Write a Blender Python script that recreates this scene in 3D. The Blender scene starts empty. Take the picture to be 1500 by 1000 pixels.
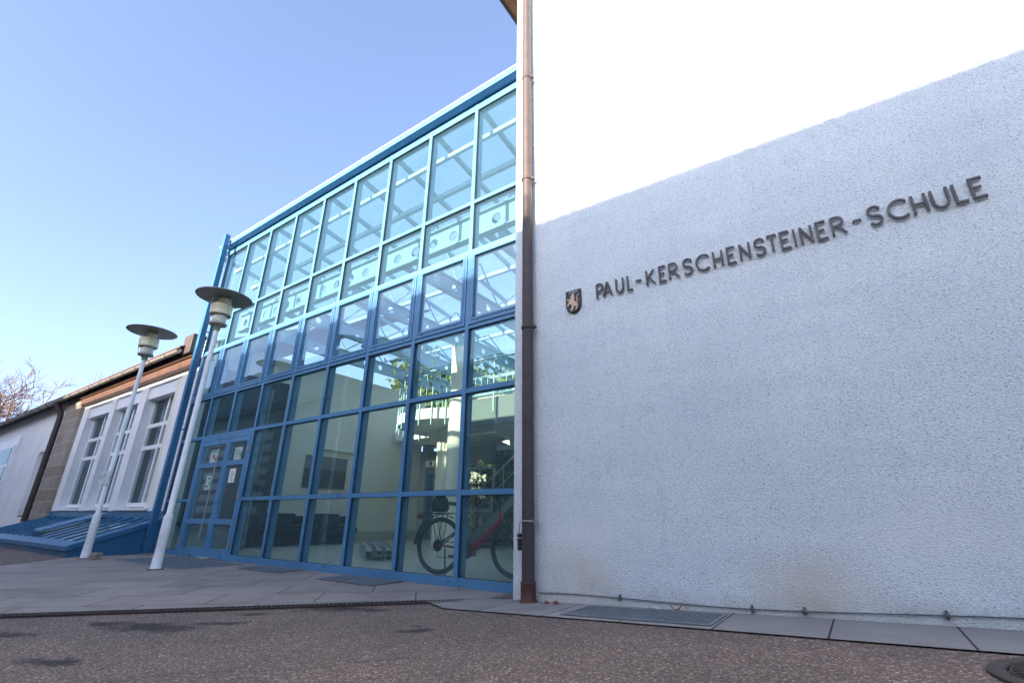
import bpy, math, random
from mathutils import Vector, Matrix

# ------------------------------------------------------------------ camera, world, sun, exposure
scene = bpy.context.scene
COL = scene.collection
R = math.radians
YAW, PITCH, ROLL, FPX = R(34.985), R(20.6), R(0.5636), 689.02
EYE = Vector((0, 0, 0.72))  # main positions unprojected from image pixels, scaled about the camera to this height
_f = Vector((-math.sin(YAW)*math.cos(PITCH), math.cos(YAW)*math.cos(PITCH), math.sin(PITCH)))
_r = Vector((math.cos(YAW), math.sin(YAW), 0)); _u = _r.cross(_f)
_r2 = _r*math.cos(ROLL)+_u*math.sin(ROLL); _u2 = -_r*math.sin(ROLL)+_u*math.cos(ROLL)
cam_d = bpy.data.cameras.new("camera"); cam = bpy.data.objects.new("camera", cam_d); COL.objects.link(cam)
cam_d.sensor_width = 36; cam_d.lens = FPX*36/1500; cam_d.clip_start = 0.05; cam_d.clip_end = 2000
M = Matrix((( _r2.x, _u2.x, -_f.x, EYE.x), (_r2.y, _u2.y, -_f.y, EYE.y), (_r2.z, _u2.z, -_f.z, EYE.z), (0, 0, 0, 1)))
cam.matrix_world = M
scene.camera = cam

SUN_EL, SUN_AZ = R(17.0), R(-3.0)          # azimuth from straight behind (-Y), negative = towards -X
sdir = Vector((math.sin(SUN_AZ)*math.cos(SUN_EL), -math.cos(SUN_AZ)*math.cos(SUN_EL), math.sin(SUN_EL)))
world = bpy.data.worlds.new("World"); scene.world = world; world.use_nodes = True
wn = world.node_tree.nodes; wl = world.node_tree.links
bg = wn["Background"]
sky = wn.new("ShaderNodeTexSky"); sky.sky_type = 'NISHITA'; sky.sun_disc = False
sky.sun_elevation = SUN_EL; sky.sun_rotation = math.pi + SUN_AZ
sky.altitude = 200; sky.air_density = .45; sky.dust_density = 2.2; sky.ozone_density = 4.0
gam = wn.new("ShaderNodeGamma"); gam.inputs[1].default_value = 0.75
hsv = wn.new("ShaderNodeHueSaturation"); hsv.inputs['Saturation'].default_value = .95
wl.new(sky.outputs[0], gam.inputs[0]); wl.new(gam.outputs[0], hsv.inputs['Color']); wb_ = wn.new("ShaderNodeMix"); wb_.data_type = 'RGBA'; wb_.blend_type = 'MULTIPLY'; wb_.inputs[0].default_value = 1
wb_.inputs[7].default_value = (1.045, 1.0, 1.0, 1)         # white balance of the daylight
wl.new(hsv.outputs[0], wb_.inputs[6]); wl.new(wb_.outputs[2], bg.inputs[0]); bg.inputs[1].default_value = 0.15
sun_d = bpy.data.lights.new("sun", 'SUN'); sun_d.energy = 3.2; sun_d.angle = R(0.7); sun_d.color = (1.0, 0.87, 0.70)
sun = bpy.data.objects.new("sun", sun_d); COL.objects.link(sun)
sun.rotation_euler = (-sdir).to_track_quat('-Z', 'Y').to_euler(); sun.location = (0, -20, 30)
scene.view_settings.view_transform = 'Standard'; scene.view_settings.look = 'None'
scene.view_settings.exposure = 2.6; scene.view_settings.gamma = 1.0
scene.render.engine = 'CYCLES'
cy = scene.cycles
cy.max_bounces = 10; cy.diffuse_bounces = 4; cy.glossy_bounces = 5; cy.transparent_max_bounces = 24
cy.use_denoising = True; cy.sample_clamp_indirect = 8.0
cy.caustics_reflective = False; cy.caustics_refractive = False

# ------------------------------------------------------------------ material helpers
class NT:
    def __init__(s, name):
        s.m = bpy.data.materials.new(name); s.m.use_nodes = True
        s.n = s.m.node_tree.nodes; s.l = s.m.node_tree.links
        s.b = s.n["Principled BSDF"]; s.out = s.n["Material Output"]
        s.tc = s.n.new("ShaderNodeTexCoord")
    def new(s, t, **kw):
        n = s.n.new(t)
        for k, v in kw.items(): setattr(n, k, v)
        return n
    def link(s, a, b): s.l.new(a, b)
    def mapping(s, scale=(1, 1, 1), rot=(0, 0, 0), loc=(0, 0, 0)):
        m = s.new("ShaderNodeMapping"); s.link(s.geo(), m.inputs[0])
        m.inputs['Scale'].default_value = scale; m.inputs['Rotation'].default_value = rot; m.inputs['Location'].default_value = loc
        return m.outputs[0]
    def geo(s):
        if not hasattr(s, '_g'): s._g = s.new("ShaderNodeNewGeometry")
        return s._g.outputs['Position']
    def noise(s, scale, detail=3, rough=.55, vec=None, dist=0):
        n = s.new("ShaderNodeTexNoise"); n.inputs['Scale'].default_value = scale; n.inputs['Detail'].default_value = detail
        n.inputs['Roughness'].default_value = rough; n.inputs['Distortion'].default_value = dist
        s.link(vec if vec is not None else s.geo(), n.inputs['Vector']); return n.outputs['Fac']
    def voro(s, scale, vec=None, out='Distance', feature='F1'):
        n = s.new("ShaderNodeTexVoronoi"); n.feature = feature; n.inputs['Scale'].default_value = scale
        s.link(vec if vec is not None else s.geo(), n.inputs['Vector']); return n.outputs[out]
    def ramp(s, fac, stops):
        n = s.new("ShaderNodeValToRGB"); s.link(fac, n.inputs[0]); e = n.color_ramp.elements
        while len(e) < len(stops): e.new(.5)
        for el, (p, c) in zip(e, stops):
            el.position = p; el.color = (c[0], c[1], c[2], 1) if not isinstance(c, (int, float)) else (c, c, c, 1)
        return n.outputs[0]
    def mix(s, fac, a, b, mode='MIX'):
        n = s.new("ShaderNodeMix", data_type='RGBA', blend_type=mode)
        for i, v in ((0, fac), (6, a), (7, b)):
            if isinstance(v, (int, float)): n.inputs[i].default_value = v
            elif isinstance(v, tuple): n.inputs[i].default_value = (v[0], v[1], v[2], 1)
            else: s.link(v, n.inputs[i])
        return n.outputs[2]
    def math(s, op, a, b=None, clamp=False):
        n = s.new("ShaderNodeMath", operation=op, use_clamp=clamp)
        for i, v in ((0, a), (1, b)):
            if v is None: continue
            if isinstance(v, (int, float)): n.inputs[i].default_value = v
            else: s.link(v, n.inputs[i])
        return n.outputs[0]
    def bump(s, h, strength=.5, dist=.01, prev=None):
        n = s.new("ShaderNodeBump"); n.inputs['Strength'].default_value = strength; n.inputs['Distance'].default_value = dist
        s.link(h, n.inputs['Height'])
        if prev is not None: s.link(prev, n.inputs['Normal'])
        return n.outputs[0]
    def setc(s, c):
        if isinstance(c, tuple): s.b.inputs['Base Color'].default_value = (c[0], c[1], c[2], 1)
        else: s.link(c, s.b.inputs['Base Color'])
    def fin(s, rough=.5, metal=0, normal=None, spec=.5):
        if isinstance(rough, (int, float)): s.b.inputs['Roughness'].default_value = rough
        else: s.link(rough, s.b.inputs['Roughness'])
        s.b.inputs['Metallic'].default_value = metal; s.b.inputs['Specular IOR Level'].default_value = spec
        if normal is not None: s.link(normal, s.b.inputs['Normal'])
        return s.m
    def sep(s):
        if not hasattr(s, '_s'):
            s._s = s.new("ShaderNodeSeparateXYZ"); s.link(s.geo(), s._s.inputs[0])
        return s._s.outputs

def simple(name, c, rough=.5, metal=0, var=.12, vs=3.0, bump=0, bs=60, spec=.5):
    t = NT(name); n = t.noise(vs, 5, .6)
    lo = tuple(x*(1-var) for x in c); hi = tuple(min(1, x*(1+var)) for x in c)
    t.setc(t.ramp(n, [(.3, lo), (.7, hi)]))
    nb = t.bump(t.noise(bs, 3), bump, .004) if bump else None
    rr = t.ramp(t.noise(vs*2.3, 4), [(.3, max(0, rough-.08)), (.7, min(1, rough+.08))])
    return t.fin(rr, metal, nb, spec)

def mk_plaster():
    t = NT("roughcast_plaster")
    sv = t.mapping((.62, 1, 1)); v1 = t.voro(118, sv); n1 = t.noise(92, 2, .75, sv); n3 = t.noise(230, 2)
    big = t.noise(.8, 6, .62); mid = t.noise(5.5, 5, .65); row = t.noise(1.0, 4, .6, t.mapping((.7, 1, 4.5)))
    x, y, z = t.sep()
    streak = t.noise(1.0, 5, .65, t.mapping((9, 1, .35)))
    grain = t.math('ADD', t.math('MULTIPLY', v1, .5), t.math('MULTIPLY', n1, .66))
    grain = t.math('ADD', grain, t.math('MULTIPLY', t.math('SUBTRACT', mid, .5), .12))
    base = t.ramp(grain, [(.29, (.17, .19, .22)), (.46, (.68, .76, .785)), (.75, (.85, .91, .92))])  # low grain darkened: shade of the pits painted into the colour
    base = t.mix(.6, base, t.ramp(big, [(.32, (.87, .88, .90)), (.5, (.97, .97, .97)), (.68, (1.05, 1.04, 1.03))]), 'MULTIPLY')
    base = t.mix(.45, base, t.ramp(row, [(.3, (.88, .89, .91)), (.6, (1.04, 1.03, 1.02))]), 'MULTIPLY')
    base = t.mix(.2, base, t.ramp(streak, [(.28, (.84, .84, .83)), (.55, (1.02, 1.02, 1.02))]), 'MULTIPLY')
    # whiter and beige repairs near the ground, splash dirt along the foot
    def patch(cx, cz, kx, kz, k):
        px = t.math('SUBTRACT', 1, t.math('MULTIPLY', t.math('ABSOLUTE', t.math('SUBTRACT', x, cx)), kx), True)
        pz = t.math('SUBTRACT', 1, t.math('MULTIPLY', t.math('ABSOLUTE', t.math('SUBTRACT', z, cz)), kz), True)
        return t.math('MULTIPLY', t.math('MULTIPLY', px, pz), t.math('MULTIPLY', t.noise(3.5, 4), k), True)
    base = t.mix(t.math('MULTIPLY', patch(.35, .62, 1.2, 2.3, 2.4), .45), base, (.88, .90, .90))
    base = t.mix(t.math('MULTIPLY', patch(-1.9, .55, 1.5, 2.6, 1.9), .5), base, (.88, .90, .89))
    base = t.mix(t.math('MULTIPLY', patch(-.35, .28, 2.2, 3.0, 3.0), .6), base, (.66, .58, .47))
    base = t.mix(t.math('MULTIPLY', patch(-2.05, .25, 2.2, 3.0, 2.4), .5), base, (.62, .55, .44))
    foot = t.math('SUBTRACT', 1, t.math('MULTIPLY', t.math('ADD', t.math('SUBTRACT', t.math('SUBTRACT', z, .19), t.math('MULTIPLY', x, .045)), t.math('MULTIPLY', t.noise(4.5, 5, .7), .55)), 2.4), True)
    base = t.mix(t.math('MULTIPLY', foot, .8), base, (.42, .385, .32))
    t.setc(base)
    b = t.bump(grain, .8, .007); b = t.bump(n3, .35, .003, b)
    return t.fin(.92, 0, b, .25)

def mk_asphalt():
    t = NT("red_asphalt")
    vc = t.voro(125, out='Color'); v = t.voro(125); n = t.noise(2.2, 5, .6); nf = t.noise(60, 3, .7); big = t.noise(.5, 4)
    sepc = t.new("ShaderNodeSeparateColor"); t.link(vc, sepc.inputs[0])
    stone = t.ramp(sepc.outputs[0], [(0, (.085, .064, .054)), (.5, (.24, .175, .14)), (.8, (.37, .262, .20)), (.93, (.54, .43, .34)), (1, (.8, .7, .62))])
    base = t.mix(t.ramp(nf, [(.35, 0), (.62, .75)]), stone, (.118, .09, .078))
    base = t.mix(.8, base, t.ramp(n, [(.3, (.72, .72, .74)), (.7, (1.05, 1.0, .98))]), 'MULTIPLY')
    base = t.mix(.6, base, t.ramp(big, [(.35, (.72, .72, .74)), (.65, (1.12, 1.06, 1.0))]), 'MULTIPLY')
    x, y, z = t.sep()
    def spot(cx, cy, rx, ry, rot):
        m = t.new("ShaderNodeMapping"); m.vector_type = 'TEXTURE'; t.link(t.geo(), m.inputs[0])
        m.inputs['Location'].default_value = (cx, cy, 0); m.inputs['Rotation'].default_value = (0, 0, rot); m.inputs['Scale'].default_value = (rx*1.35, ry*1.5, 50)
        l = t.new("ShaderNodeVectorMath", operation='LENGTH'); t.link(m.outputs[0], l.inputs[0])
        d = t.math('ADD', l.outputs['Value'], t.math('MULTIPLY', t.math('SUBTRACT', t.noise(7, 4, .7), .5), 2.2))
        return t.ramp(d, [(.35, 1), (1.0, 0)])
    acc = None
    for sp in ((-3.72, 2.85, .30, .09, R(50)), (-4.15, 1.62, .32, .12, R(28)), (-4.5, 1.5, .16, .07, R(40)), (-3.9, 1.98, .2, .06, R(45)),
               (-3.6, 1.0, .17, .065, R(30)), (-4.6, .98, .18, .08, R(35)), (-2.53, 2.55, .12, .05, R(40)), (-3.45, 3.0, .14, .05, R(50)), (-4.05, 2.3, .12, .05, R(50)), (-2.62, 2.66, .05, .03, 0)):
        s_ = spot(*sp); acc = s_ if acc is None else t.math('MAXIMUM', acc, s_)
    base = t.mix(t.math('MULTIPLY', acc, .86), base, (.022, .017, .017))
    # a thin crack
    cr = t.math('ABSOLUTE', t.math('ADD', t.math('SUBTRACT', y, t.math('MULTIPLY', x, .95)), t.math('SUBTRACT', t.math('MULTIPLY', t.noise(3.5, 4), .35), 4.05)))
    crm = t.math('LESS_THAN', cr, .006); crx = t.math('MULTIPLY', t.math('LESS_THAN', x, -1.95), t.math('GREATER_THAN', x, -3.3))
    base = t.mix(t.math('MULTIPLY', crm, t.math('MULTIPLY', crx, .8)), base, (.03, .025, .025))
    t.setc(base)
    b = t.bump(v, .7, .006); b = t.bump(nf, .4, .006, b)
    return t.fin(.82, 0, b, .35)

def mk_slabs(name, rot, bw, rh, offset, loc, c=(.315, .265, .24)):
    t = NT(name); vec = t.mapping((1, 1, 1), (0, 0, rot), loc)
    br = t.new("ShaderNodeTexBrick"); t.link(vec, br.inputs[0])
    br.offset = offset; br.inputs['Scale'].default_value = 1; br.inputs['Brick Width'].default_value = bw; br.inputs['Row Height'].default_value = rh
    br.inputs['Mortar Size'].default_value = .006; br.inputs['Mortar Smooth'].default_value = .2
    br.inputs['Color1'].default_value = (c[0]*.9, c[1]*.9, c[2]*.9, 1); br.inputs['Color2'].default_value = (c[0]*1.08, c[1]*1.07, c[2]*1.05, 1)
    br.inputs['Mortar'].default_value = (.035, .033, .03, 1); br.inputs['Bias'].default_value = 0
    n = t.noise(1.6, 6, .65); n2 = t.noise(190, 2)
    col = t.mix(.8, br.outputs['Color'], t.ramp(n, [(.28, (.60, .59, .58)), (.5, (.95, .95, .95)), (.72, (1.14, 1.13, 1.1))]), 'MULTIPLY')
    col = t.mix(.5, col, t.ramp(n2, [(.3, (.75, .75, .75)), (.7, (1.12, 1.12, 1.12))]), 'MULTIPLY')
    t.setc(col)
    b = t.bump(t.math('SUBTRACT', 1, br.outputs['Fac']), .5, .004); b = t.bump(n2, .25, .002, b)
    return t.fin(.8, 0, b, .3)

def mk_glass(name, tint, ior=1.75, wob=0.0, dust_haze=0.0):
    t = NT(name); t.n.remove(t.b)
    fr = t.new("ShaderNodeFresnel"); fr.inputs['IOR'].default_value = ior
    tr = t.new("ShaderNodeBsdfTransparent"); tr.inputs[0].default_value = (*tint, 1)
    gl = t.new("ShaderNodeBsdfGlossy"); gl.inputs['Roughness'].default_value = 0.0; gl.inputs['Color'].default_value = (.82, .95, 1.0, 1)
    if wob:
        nb = t.bump(t.noise(.9, 2), wob, .01); t.link(nb, gl.inputs['Normal'])
    t.geo(); front = t.math('MULTIPLY', fr.outputs[0], t.math('SUBTRACT', 1, t._g.outputs['Backfacing']))   # one reflection per pane, at its outer face
    mx = t.new("ShaderNodeMixShader"); t.link(front, mx.inputs[0]); t.link(tr.outputs[0], mx.inputs[1]); t.link(gl.outputs[0], mx.inputs[2])
    last = mx.outputs[0]
    if dust_haze:                                  # dirt film tinted sky blue, painting a milky haze on the outer face
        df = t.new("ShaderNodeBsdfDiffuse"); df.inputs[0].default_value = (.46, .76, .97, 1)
        d2 = t.new("ShaderNodeMixShader"); amt = t.math('MULTIPLY', t.math('MULTIPLY', t.ramp(t.noise(1.3, 5, .65), [(.3, .75), (.7, 1.2)]), dust_haze), t.math('SUBTRACT', 1, t._g.outputs['Backfacing']))
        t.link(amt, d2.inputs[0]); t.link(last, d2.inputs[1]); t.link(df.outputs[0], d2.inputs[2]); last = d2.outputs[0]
    t.link(last, t.out.inputs[0])
    return t.m

def mk_stone():
    t = NT("sandstone_blocks"); vec = t.mapping((1, 1, 1), (R(90), 0, 0))
    x, y, z = t.sep()
    cmb = t.new("ShaderNodeCombineXYZ"); t.link(x, cmb.inputs[0]); t.link(z, cmb.inputs[1])
    br = t.new("ShaderNodeTexBrick"); t.link(cmb.outputs[0], br.inputs[0]); br.offset = .5
    br.inputs['Scale'].default_value = 1; br.inputs['Brick Width'].default_value = 3.2; br.inputs['Row Height'].default_value = .36
    br.inputs['Mortar Size'].default_value = .008; br.inputs['Color1'].default_value = (.27, .215, .16, 1); br.inputs['Color2'].default_value = (.38, .34, .285, 1)
    br.inputs['Mortar'].default_value = (.55, .52, .48, 1)
    t.setc(t.mix(.7, br.outputs['Color'], t.ramp(t.noise(5, 5), [(.3, (.8, .8, .8)), (.7, (1.08, 1.06, 1.04))]), 'MULTIPLY'))
    return t.fin(.85, 0, t.bump(t.noise(40, 4), .3, .01), .3)

def mk_wood():
    t = NT("soffit_boards"); x, y, z = t.sep()
    st = t.new("ShaderNodeCombineXYZ"); t.link(t.math('MULTIPLY', x, 30), st.inputs[0]); t.link(t.math('MULTIPLY', y, 2), st.inputs[1]); t.link(t.math('MULTIPLY', z, 30), st.inputs[2])
    n = t.noise(1, 4, .6, st.outputs[0])
    gap = t.math('LESS_THAN', t.math('FRACT', t.math('MULTIPLY', x, 8)), .06)
    t.setc(t.mix(gap, t.ramp(n, [(.3, (.22, .10, .04)), (.7, (.36, .18, .075))]), (.04, .02, .01)))
    return t.fin(.6)

MAT = dict(
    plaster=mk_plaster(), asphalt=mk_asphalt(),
    slabs=mk_slabs("pavement_slabs", R(-45), .9, .581, .5, (0, .24, 0)),
    strip=mk_slabs("edge_slabs", 0, .595, 5.0, 0, (.265, 2.5, 0), (.31, .285, .27)),
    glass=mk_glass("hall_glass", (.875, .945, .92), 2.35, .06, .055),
    sheer=mk_glass("bay_glass", (.8, .85, .88), 1.12),
    clear=mk_glass("clear_glass", (.9, .95, .95), 1.5),
    blue=simple("blue_paint", (.085, .235, .41), .34, 0, .10, 1.5, .05, 30, .5),
    blue_dark=simple("blue_sheet_paint", (.032, .145, .285), .42, 0, .16, 2.0, .08, 20),
    render=simple("white_render", (.84, .84, .83), .9, 0, .07, 1.2, .35, 120, .2),
    white=simple("white_paint", (.86, .86, .86), .4, 0, .05, 2),
    post=simple("post_paint", (.80, .81, .81), .45, 0, .12, 5, .1, 80),
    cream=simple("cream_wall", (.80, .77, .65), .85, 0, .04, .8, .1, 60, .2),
    shaded_cream=simple("shaded_cream_wall", (.33, .33, .29), .8, 0, .05, 1), cream_dark=simple("dado_paint", (.50, .49, .40), .6, 0, .05, 1),  # back wall cream greyed down, shade put into its colour
    ceil=simple("ceiling_paint", (.74, .75, .72), .9, 0, .04, .8),
    floor_in=simple("hall_floor_tiles", (.46, .46, .41), .35, 0, .08, 1.5),
    beamsteel=simple("teal_steel", (.13, .235, .29), .55, 0, .08, 1.5), steel=simple("pale_blue_steel", (.30, .47, .57), .45, 0, .08, 1.5),
    rail=simple("railing_steel", (.30, .46, .48), .4, .2, .1, 3),
    brown=simple("brown_zinc", (.066, .047, .045), .6, 0, .2, 6, .08, 40),
    drainiron=simple("drain_iron", (.045, .03, .027), .65, .2, .3, 12, .2, 60), rust=simple("red_cast_iron", (.085, .03, .024), .6, .1, .25, 12, .2, 60),
    copper=simple("copper_sheet", (.22, .12, .08), .5, .2, .2, 4),
    zinc=simple("weathered_zinc", (.40, .385, .33), .5, .35, .18, 5),
    dark=simple("dark_timber", (.035, .027, .025), .7, 0, .25, 6),
    roof=simple("dark_slate", (.06, .062, .075), .6, 0, .2, 3, .3, 12),
    black=simple("black_fabric", (.008, .008, .009), .8, 0, .3, 8, .4, 40, .2),
    rubber=simple("black_rubber", (.012, .012, .013), .6, 0, .2, 9, .2, 90),
    metal=simple("bare_metal", (.45, .46, .47), .35, .85, .12, 8),
    alu=simple("dull_aluminium", (.50, .51, .50), .5, .6, .12, 6),
    shaded_grey=simple("shaded_grey_paint", (.12, .15, .16), .6, 0, .06, 1), tray=simple("grating_tray", (.12, .13, .145), .7, .1, .25, 6), grate=simple("galvanised_grating", (.20, .225, .25), .55, .3, .2, 8),  # gallery edge and rear wall grey: dark colour stands in for shade
    iron=simple("cast_iron", (.075, .052, .047), .65, .25, .25, 10, .3, 90),
    bronze=simple("letter_bronze", (.085, .08, .08), .5, .3, .25, 9, .25, 120),
    crest=simple("crest_enamel", (.018, .024, .03), .4, .1, .2, 20),
    lion=simple("crest_lion_gold", (.62, .42, .28), .45, .15, .15, 30),
    shade=simple("lamp_shade_metal", (.34, .33, .28), .55, .15, .12, 4),
    lampring=simple("aged_acrylic", (.62, .58, .38), .35, 0, .15, 8),
    lampglass=simple("frosted_acrylic", (.66, .66, .54), .3, 0, .15, 10),
    redbike=simple("red_bike_paint", (.33, .012, .018), .28, 0, .1, 6),
    blackmetal=simple("black_metal", (.012, .012, .013), .35, .2, .2, 9),
    paperdim=simple("pale_green_print", (.42, .55, .52), .8, 0, .08, 9), paper=simple("paper", (.78, .79, .80), .8, 0, .03, 6),  # dim paper: sheet colour toned down to pale green
    ink=simple("ink", (.03, .032, .04), .8), redink=simple("red_print", (.5, .03, .06), .7), greenink=simple("green_print", (.03, .25, .12), .7),
    board=simple("brown_board", (.05, .035, .028), .55, 0, .4, 4), boardtop=simple("grey_board", (.16, .15, .15), .6),
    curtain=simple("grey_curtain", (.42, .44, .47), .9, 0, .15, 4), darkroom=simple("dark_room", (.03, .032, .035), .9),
    bark=simple("bark", (.10, .07, .05), .9, 0, .25, 8, .4, 30), twig=simple("reddish_twigs", (.17, .10, .072), .9, 0, .25, 3),
    leaf=simple("green_leaves", (.075, .115, .028), .6, 0, .4, 1.2), leaf2=simple("plant_leaves", (.12, .23, .05), .5, 0, .4, 4),
    redleaf=simple("red_leaves", (.25, .06, .025), .5, 0, .3, 5), pot=simple("planter_wood", (.16, .13, .10), .7),
    dryleaf=simple("dry_leaf", (.26, .085, .03), .8, 0, .3, 30), pebble=simple("pebble", (.32, .27, .23), .9, 0, .2, 30),
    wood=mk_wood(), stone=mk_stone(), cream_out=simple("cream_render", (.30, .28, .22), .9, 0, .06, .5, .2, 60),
    panel=simple("pale_panel", (.70, .70, .62), .7), cable=simple("grey_cable", (.10, .11, .12), .6),
    plantgreen=simple("weed_green", (.06, .10, .03), .7), lock=simple("lock_casing", (.05, .05, .055), .4, .3),
)
MAT['hopper'] = MAT['blue']

# ------------------------------------------------------------------ mesh helpers
class MB:
    def __init__(s): s.v = []; s.f = []; s.sm = []
    def add(s, vs, fs, smooth=False):
        o = len(s.v); s.v += [tuple(p) for p in vs]; s.f += [tuple(i+o for i in f) for f in fs]; s.sm += [smooth]*len(fs); return s
    def box(s, x0, x1, y0, y1, z0, z1):
        vs = [(x, y, z) for x in (x0, x1) for y in (y0, y1) for z in (z0, z1)]
        return s.add(vs, [(0, 1, 3, 2), (4, 6, 7, 5), (0, 4, 5, 1), (2, 3, 7, 6), (0, 2, 6, 4), (1, 5, 7, 3)])
    def obox(s, c, ax, ay, az):      # oriented box: half vectors
        c, ax, ay, az = map(Vector, (c, ax, ay, az))
        vs = [c+ax*i+ay*j+az*k for i in (-1, 1) for j in (-1, 1) for k in (-1, 1)]
        return s.add(vs, [(0, 1, 3, 2), (4, 6, 7, 5), (0, 4, 5, 1), (2, 3, 7, 6), (0, 2, 6, 4), (1, 5, 7, 3)])
    def bar(s, a, b, w, h, up=(0, 0, 1)):
        a, b = Vector(a), Vector(b); d = (b-a); L = d.length; d.normalize(); up = Vector(up)
        if abs(d.dot(up)) > .98: up = Vector((0, 1, 0))
        sx = d.cross(up).normalized(); sy = sx.cross(d)
        return s.obox((a+b)/2, d*L/2, sx*w/2, sy*h/2)
    def tube(s, pts, r, n=10, r1=None, cap=True):
        pts = [Vector(p) for p in pts]; m = len(pts); rings = []; prev = None
        for i, p in enumerate(pts):
            d = (pts[min(i+1, m-1)]-pts[max(i-1, 0)]).normalized()
            if prev is None:
                a = d.cross(Vector((0, 0, 1)) if abs(d.z) < .9 else Vector((1, 0, 0))).normalized()
            else:
                a = prev-d*prev.dot(d)
                a = a.normalized() if a.length > 1e-6 else d.orthogonal().normalized()
            prev = a; b = d.cross(a); rr = r if r1 is None else r+(r1-r)*i/(m-1)
            rings.append([p+(a*math.cos(2*math.pi*k/n)+b*math.sin(2*math.pi*k/n))*rr for k in range(n)])
        vs = [q for rg in rings for q in rg]
        fs = [(i*n+k, i*n+(k+1) % n, (i+1)*n+(k+1) % n, (i+1)*n+k) for i in range(m-1) for k in range(n)]
        s.add(vs, fs, True)
        if cap: s.add([q for q in rings[0]], [tuple(range(n))[::-1]]); s.add([q for q in rings[-1]], [tuple(range(n))])
        return s
    def lathe(s, c, prof, n=32, axis='z', smooth=True):
        vs = []
        for (r, z) in prof:
            for k in range(n):
                a = 2*math.pi*k/n
                p = (r*math.cos(a), r*math.sin(a), z) if axis == 'z' else (r*math.cos(a), z, r*math.sin(a))
                vs.append((c[0]+p[0], c[1]+p[1], c[2]+p[2]))
        m = len(prof)
        fs = [(i*n+k, i*n+(k+1) % n, (i+1)*n+(k+1) % n, (i+1)*n+k) for i in range(m-1) for k in range(n)]
        return s.add(vs, fs, smooth)
    def prism(s, poly, d):           # poly: 3D points in order; d: extrusion vector
        d = Vector(d); a = [Vector(p) for p in poly]; n = len(a)
        return s.add(a+[p+d for p in a], [tuple(range(n))[::-1], tuple(range(n, 2*n))]+[(i, (i+1) % n, (i+1) % n+n, i+n) for i in range(n)])
    def sheet(s, poly): return s.add(poly, [tuple(range(len(poly)))])
    def ribbon(s, pts, w, y0, y1):   # 2D stroke (x,z) of width w, extruded between y0 (front) and y1
        P = [Vector(p) for p in pts]; n = len(P); L = []; Rr = []
        for i, p in enumerate(P):
            d0 = (P[i]-P[i-1]).normalized() if i else (P[1]-P[0]).normalized()
            d1 = (P[i+1]-P[i]).normalized() if i < n-1 else d0
            n0 = Vector((-d0.y, d0.x)); n1 = Vector((-d1.y, d1.x)); m = (n0+n1)
            m = m.normalized() if m.length > 1e-6 else n0
            k = min(2.2, 1/max(.3, m.dot(n0))); L.append(p+m*w/2*k); Rr.append(p-m*w/2*k)
        vs = [(q.x, y0, q.y) for q in L]+[(q.x, y0, q.y) for q in Rr]+[(q.x, y1, q.y) for q in L]+[(q.x, y1, q.y) for q in Rr]
        fs = []
        for i in range(n-1):
            a, b, c, d = i, i+1, n+i+1, n+i
            fs += [(a, b, c, d), (2*n+a, 2*n+d, 2*n+c, 2*n+b), (a, 2*n+a, 2*n+b, b), (d, c, 2*n+c, 2*n+d)]
        fs += [(0, n, 3*n, 2*n), (n-1, 3*n-1, 4*n-1, 2*n-1)]
        return s.add(vs, fs)
    def build(s, name, mat, parent=None, bevel=0, label=None):
        o0 = WORLD.get(parent.name, Vector((0, 0, 0))) if parent is not None else Vector((0, 0, 0))
        me = bpy.data.meshes.new(name); me.from_pydata([tuple(Vector(p)-o0) for p in s.v], [], s.f)
        me.polygons.foreach_set('use_smooth', s.sm); me.update()
        me.materials.append(MAT[mat] if isinstance(mat, str) else mat)
        o = bpy.data.objects.new(name, me); COL.objects.link(o)
        if parent is not None: o.parent = parent; WORLD[o.name] = o0.copy()
        if bevel:
            md = o.modifiers.new("bevel", 'BEVEL'); md.width = bevel; md.segments = 2; md.limit_method = 'ANGLE'
        if label: o['label'] = label
        return o
WORLD = {}
def thing(name, label, cat, loc=(0, 0, 0), group=None):
    o = bpy.data.objects.new(name, None); COL.objects.link(o); o.location = loc; o.empty_display_size = .2
    o['label'] = label; o['category'] = cat; WORLD[o.name] = Vector(loc)
    if group: o['group'] = group
    return o
def tag(o, label, cat, group=None):
    o['label'] = label; o['category'] = cat
    if group: o['group'] = group
    return o
def struct(o): o['kind'] = 'structure'; return o
def copy_tree(o, parent=None):
    c = o.copy(); COL.objects.link(c)
    if parent is not None: c.parent = parent
    for ch in list(o.children): copy_tree(ch, c)
    return c
def g(x): return .045*min(17.2, max(0, x+3.2))
rnd = random.Random(7)

# ------------------------------------------------------------------ ground
mb = MB(); xs = [-400, -60, -12, -3.2, -2, 0, 2, 5, 14, 400]; ys = [-400, -30, 0, 8, 30, 400]
mb.add([(x, y, g(x)) for x in xs for y in ys], [(i*6+j, (i+1)*6+j, (i+1)*6+j+1, i*6+j+1) for i in range(9) for j in range(5)])
struct(mb.build("ground", "asphalt"))
# diagonal line of the slot drain
DA, DB = Vector((-2.86, 4.10)), Vector((-5.42, 1.07)); DD = (DB-DA).normalized(); DE = DA+DD*7.5
DN = Vector((-DD.y, DD.x))
if DN.x < 0: DN = -DN                       # points to the asphalt side
LE0 = Vector((-11.7, 3.13)); LD = Vector((.735, -.678)).normalized()
# far corner where the left pavement edge would meet the drain line
t_ = 6.05
PAVE = [(DA.x-.06, DA.y, .005), (-2.9, 4.5, .005), (-12.2, 4.5, .005), (-12.2, 3.55, .005), (LE0.x, LE0.y, .005), ((LE0+LD*t_).x, (LE0+LD*t_).y, .005), ((DA+DD*6.62).x-.05, (DA+DD*6.62).y, .005)]
struct(MB().sheet(PAVE[::-1]).build("pavement", "slabs"))
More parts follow.
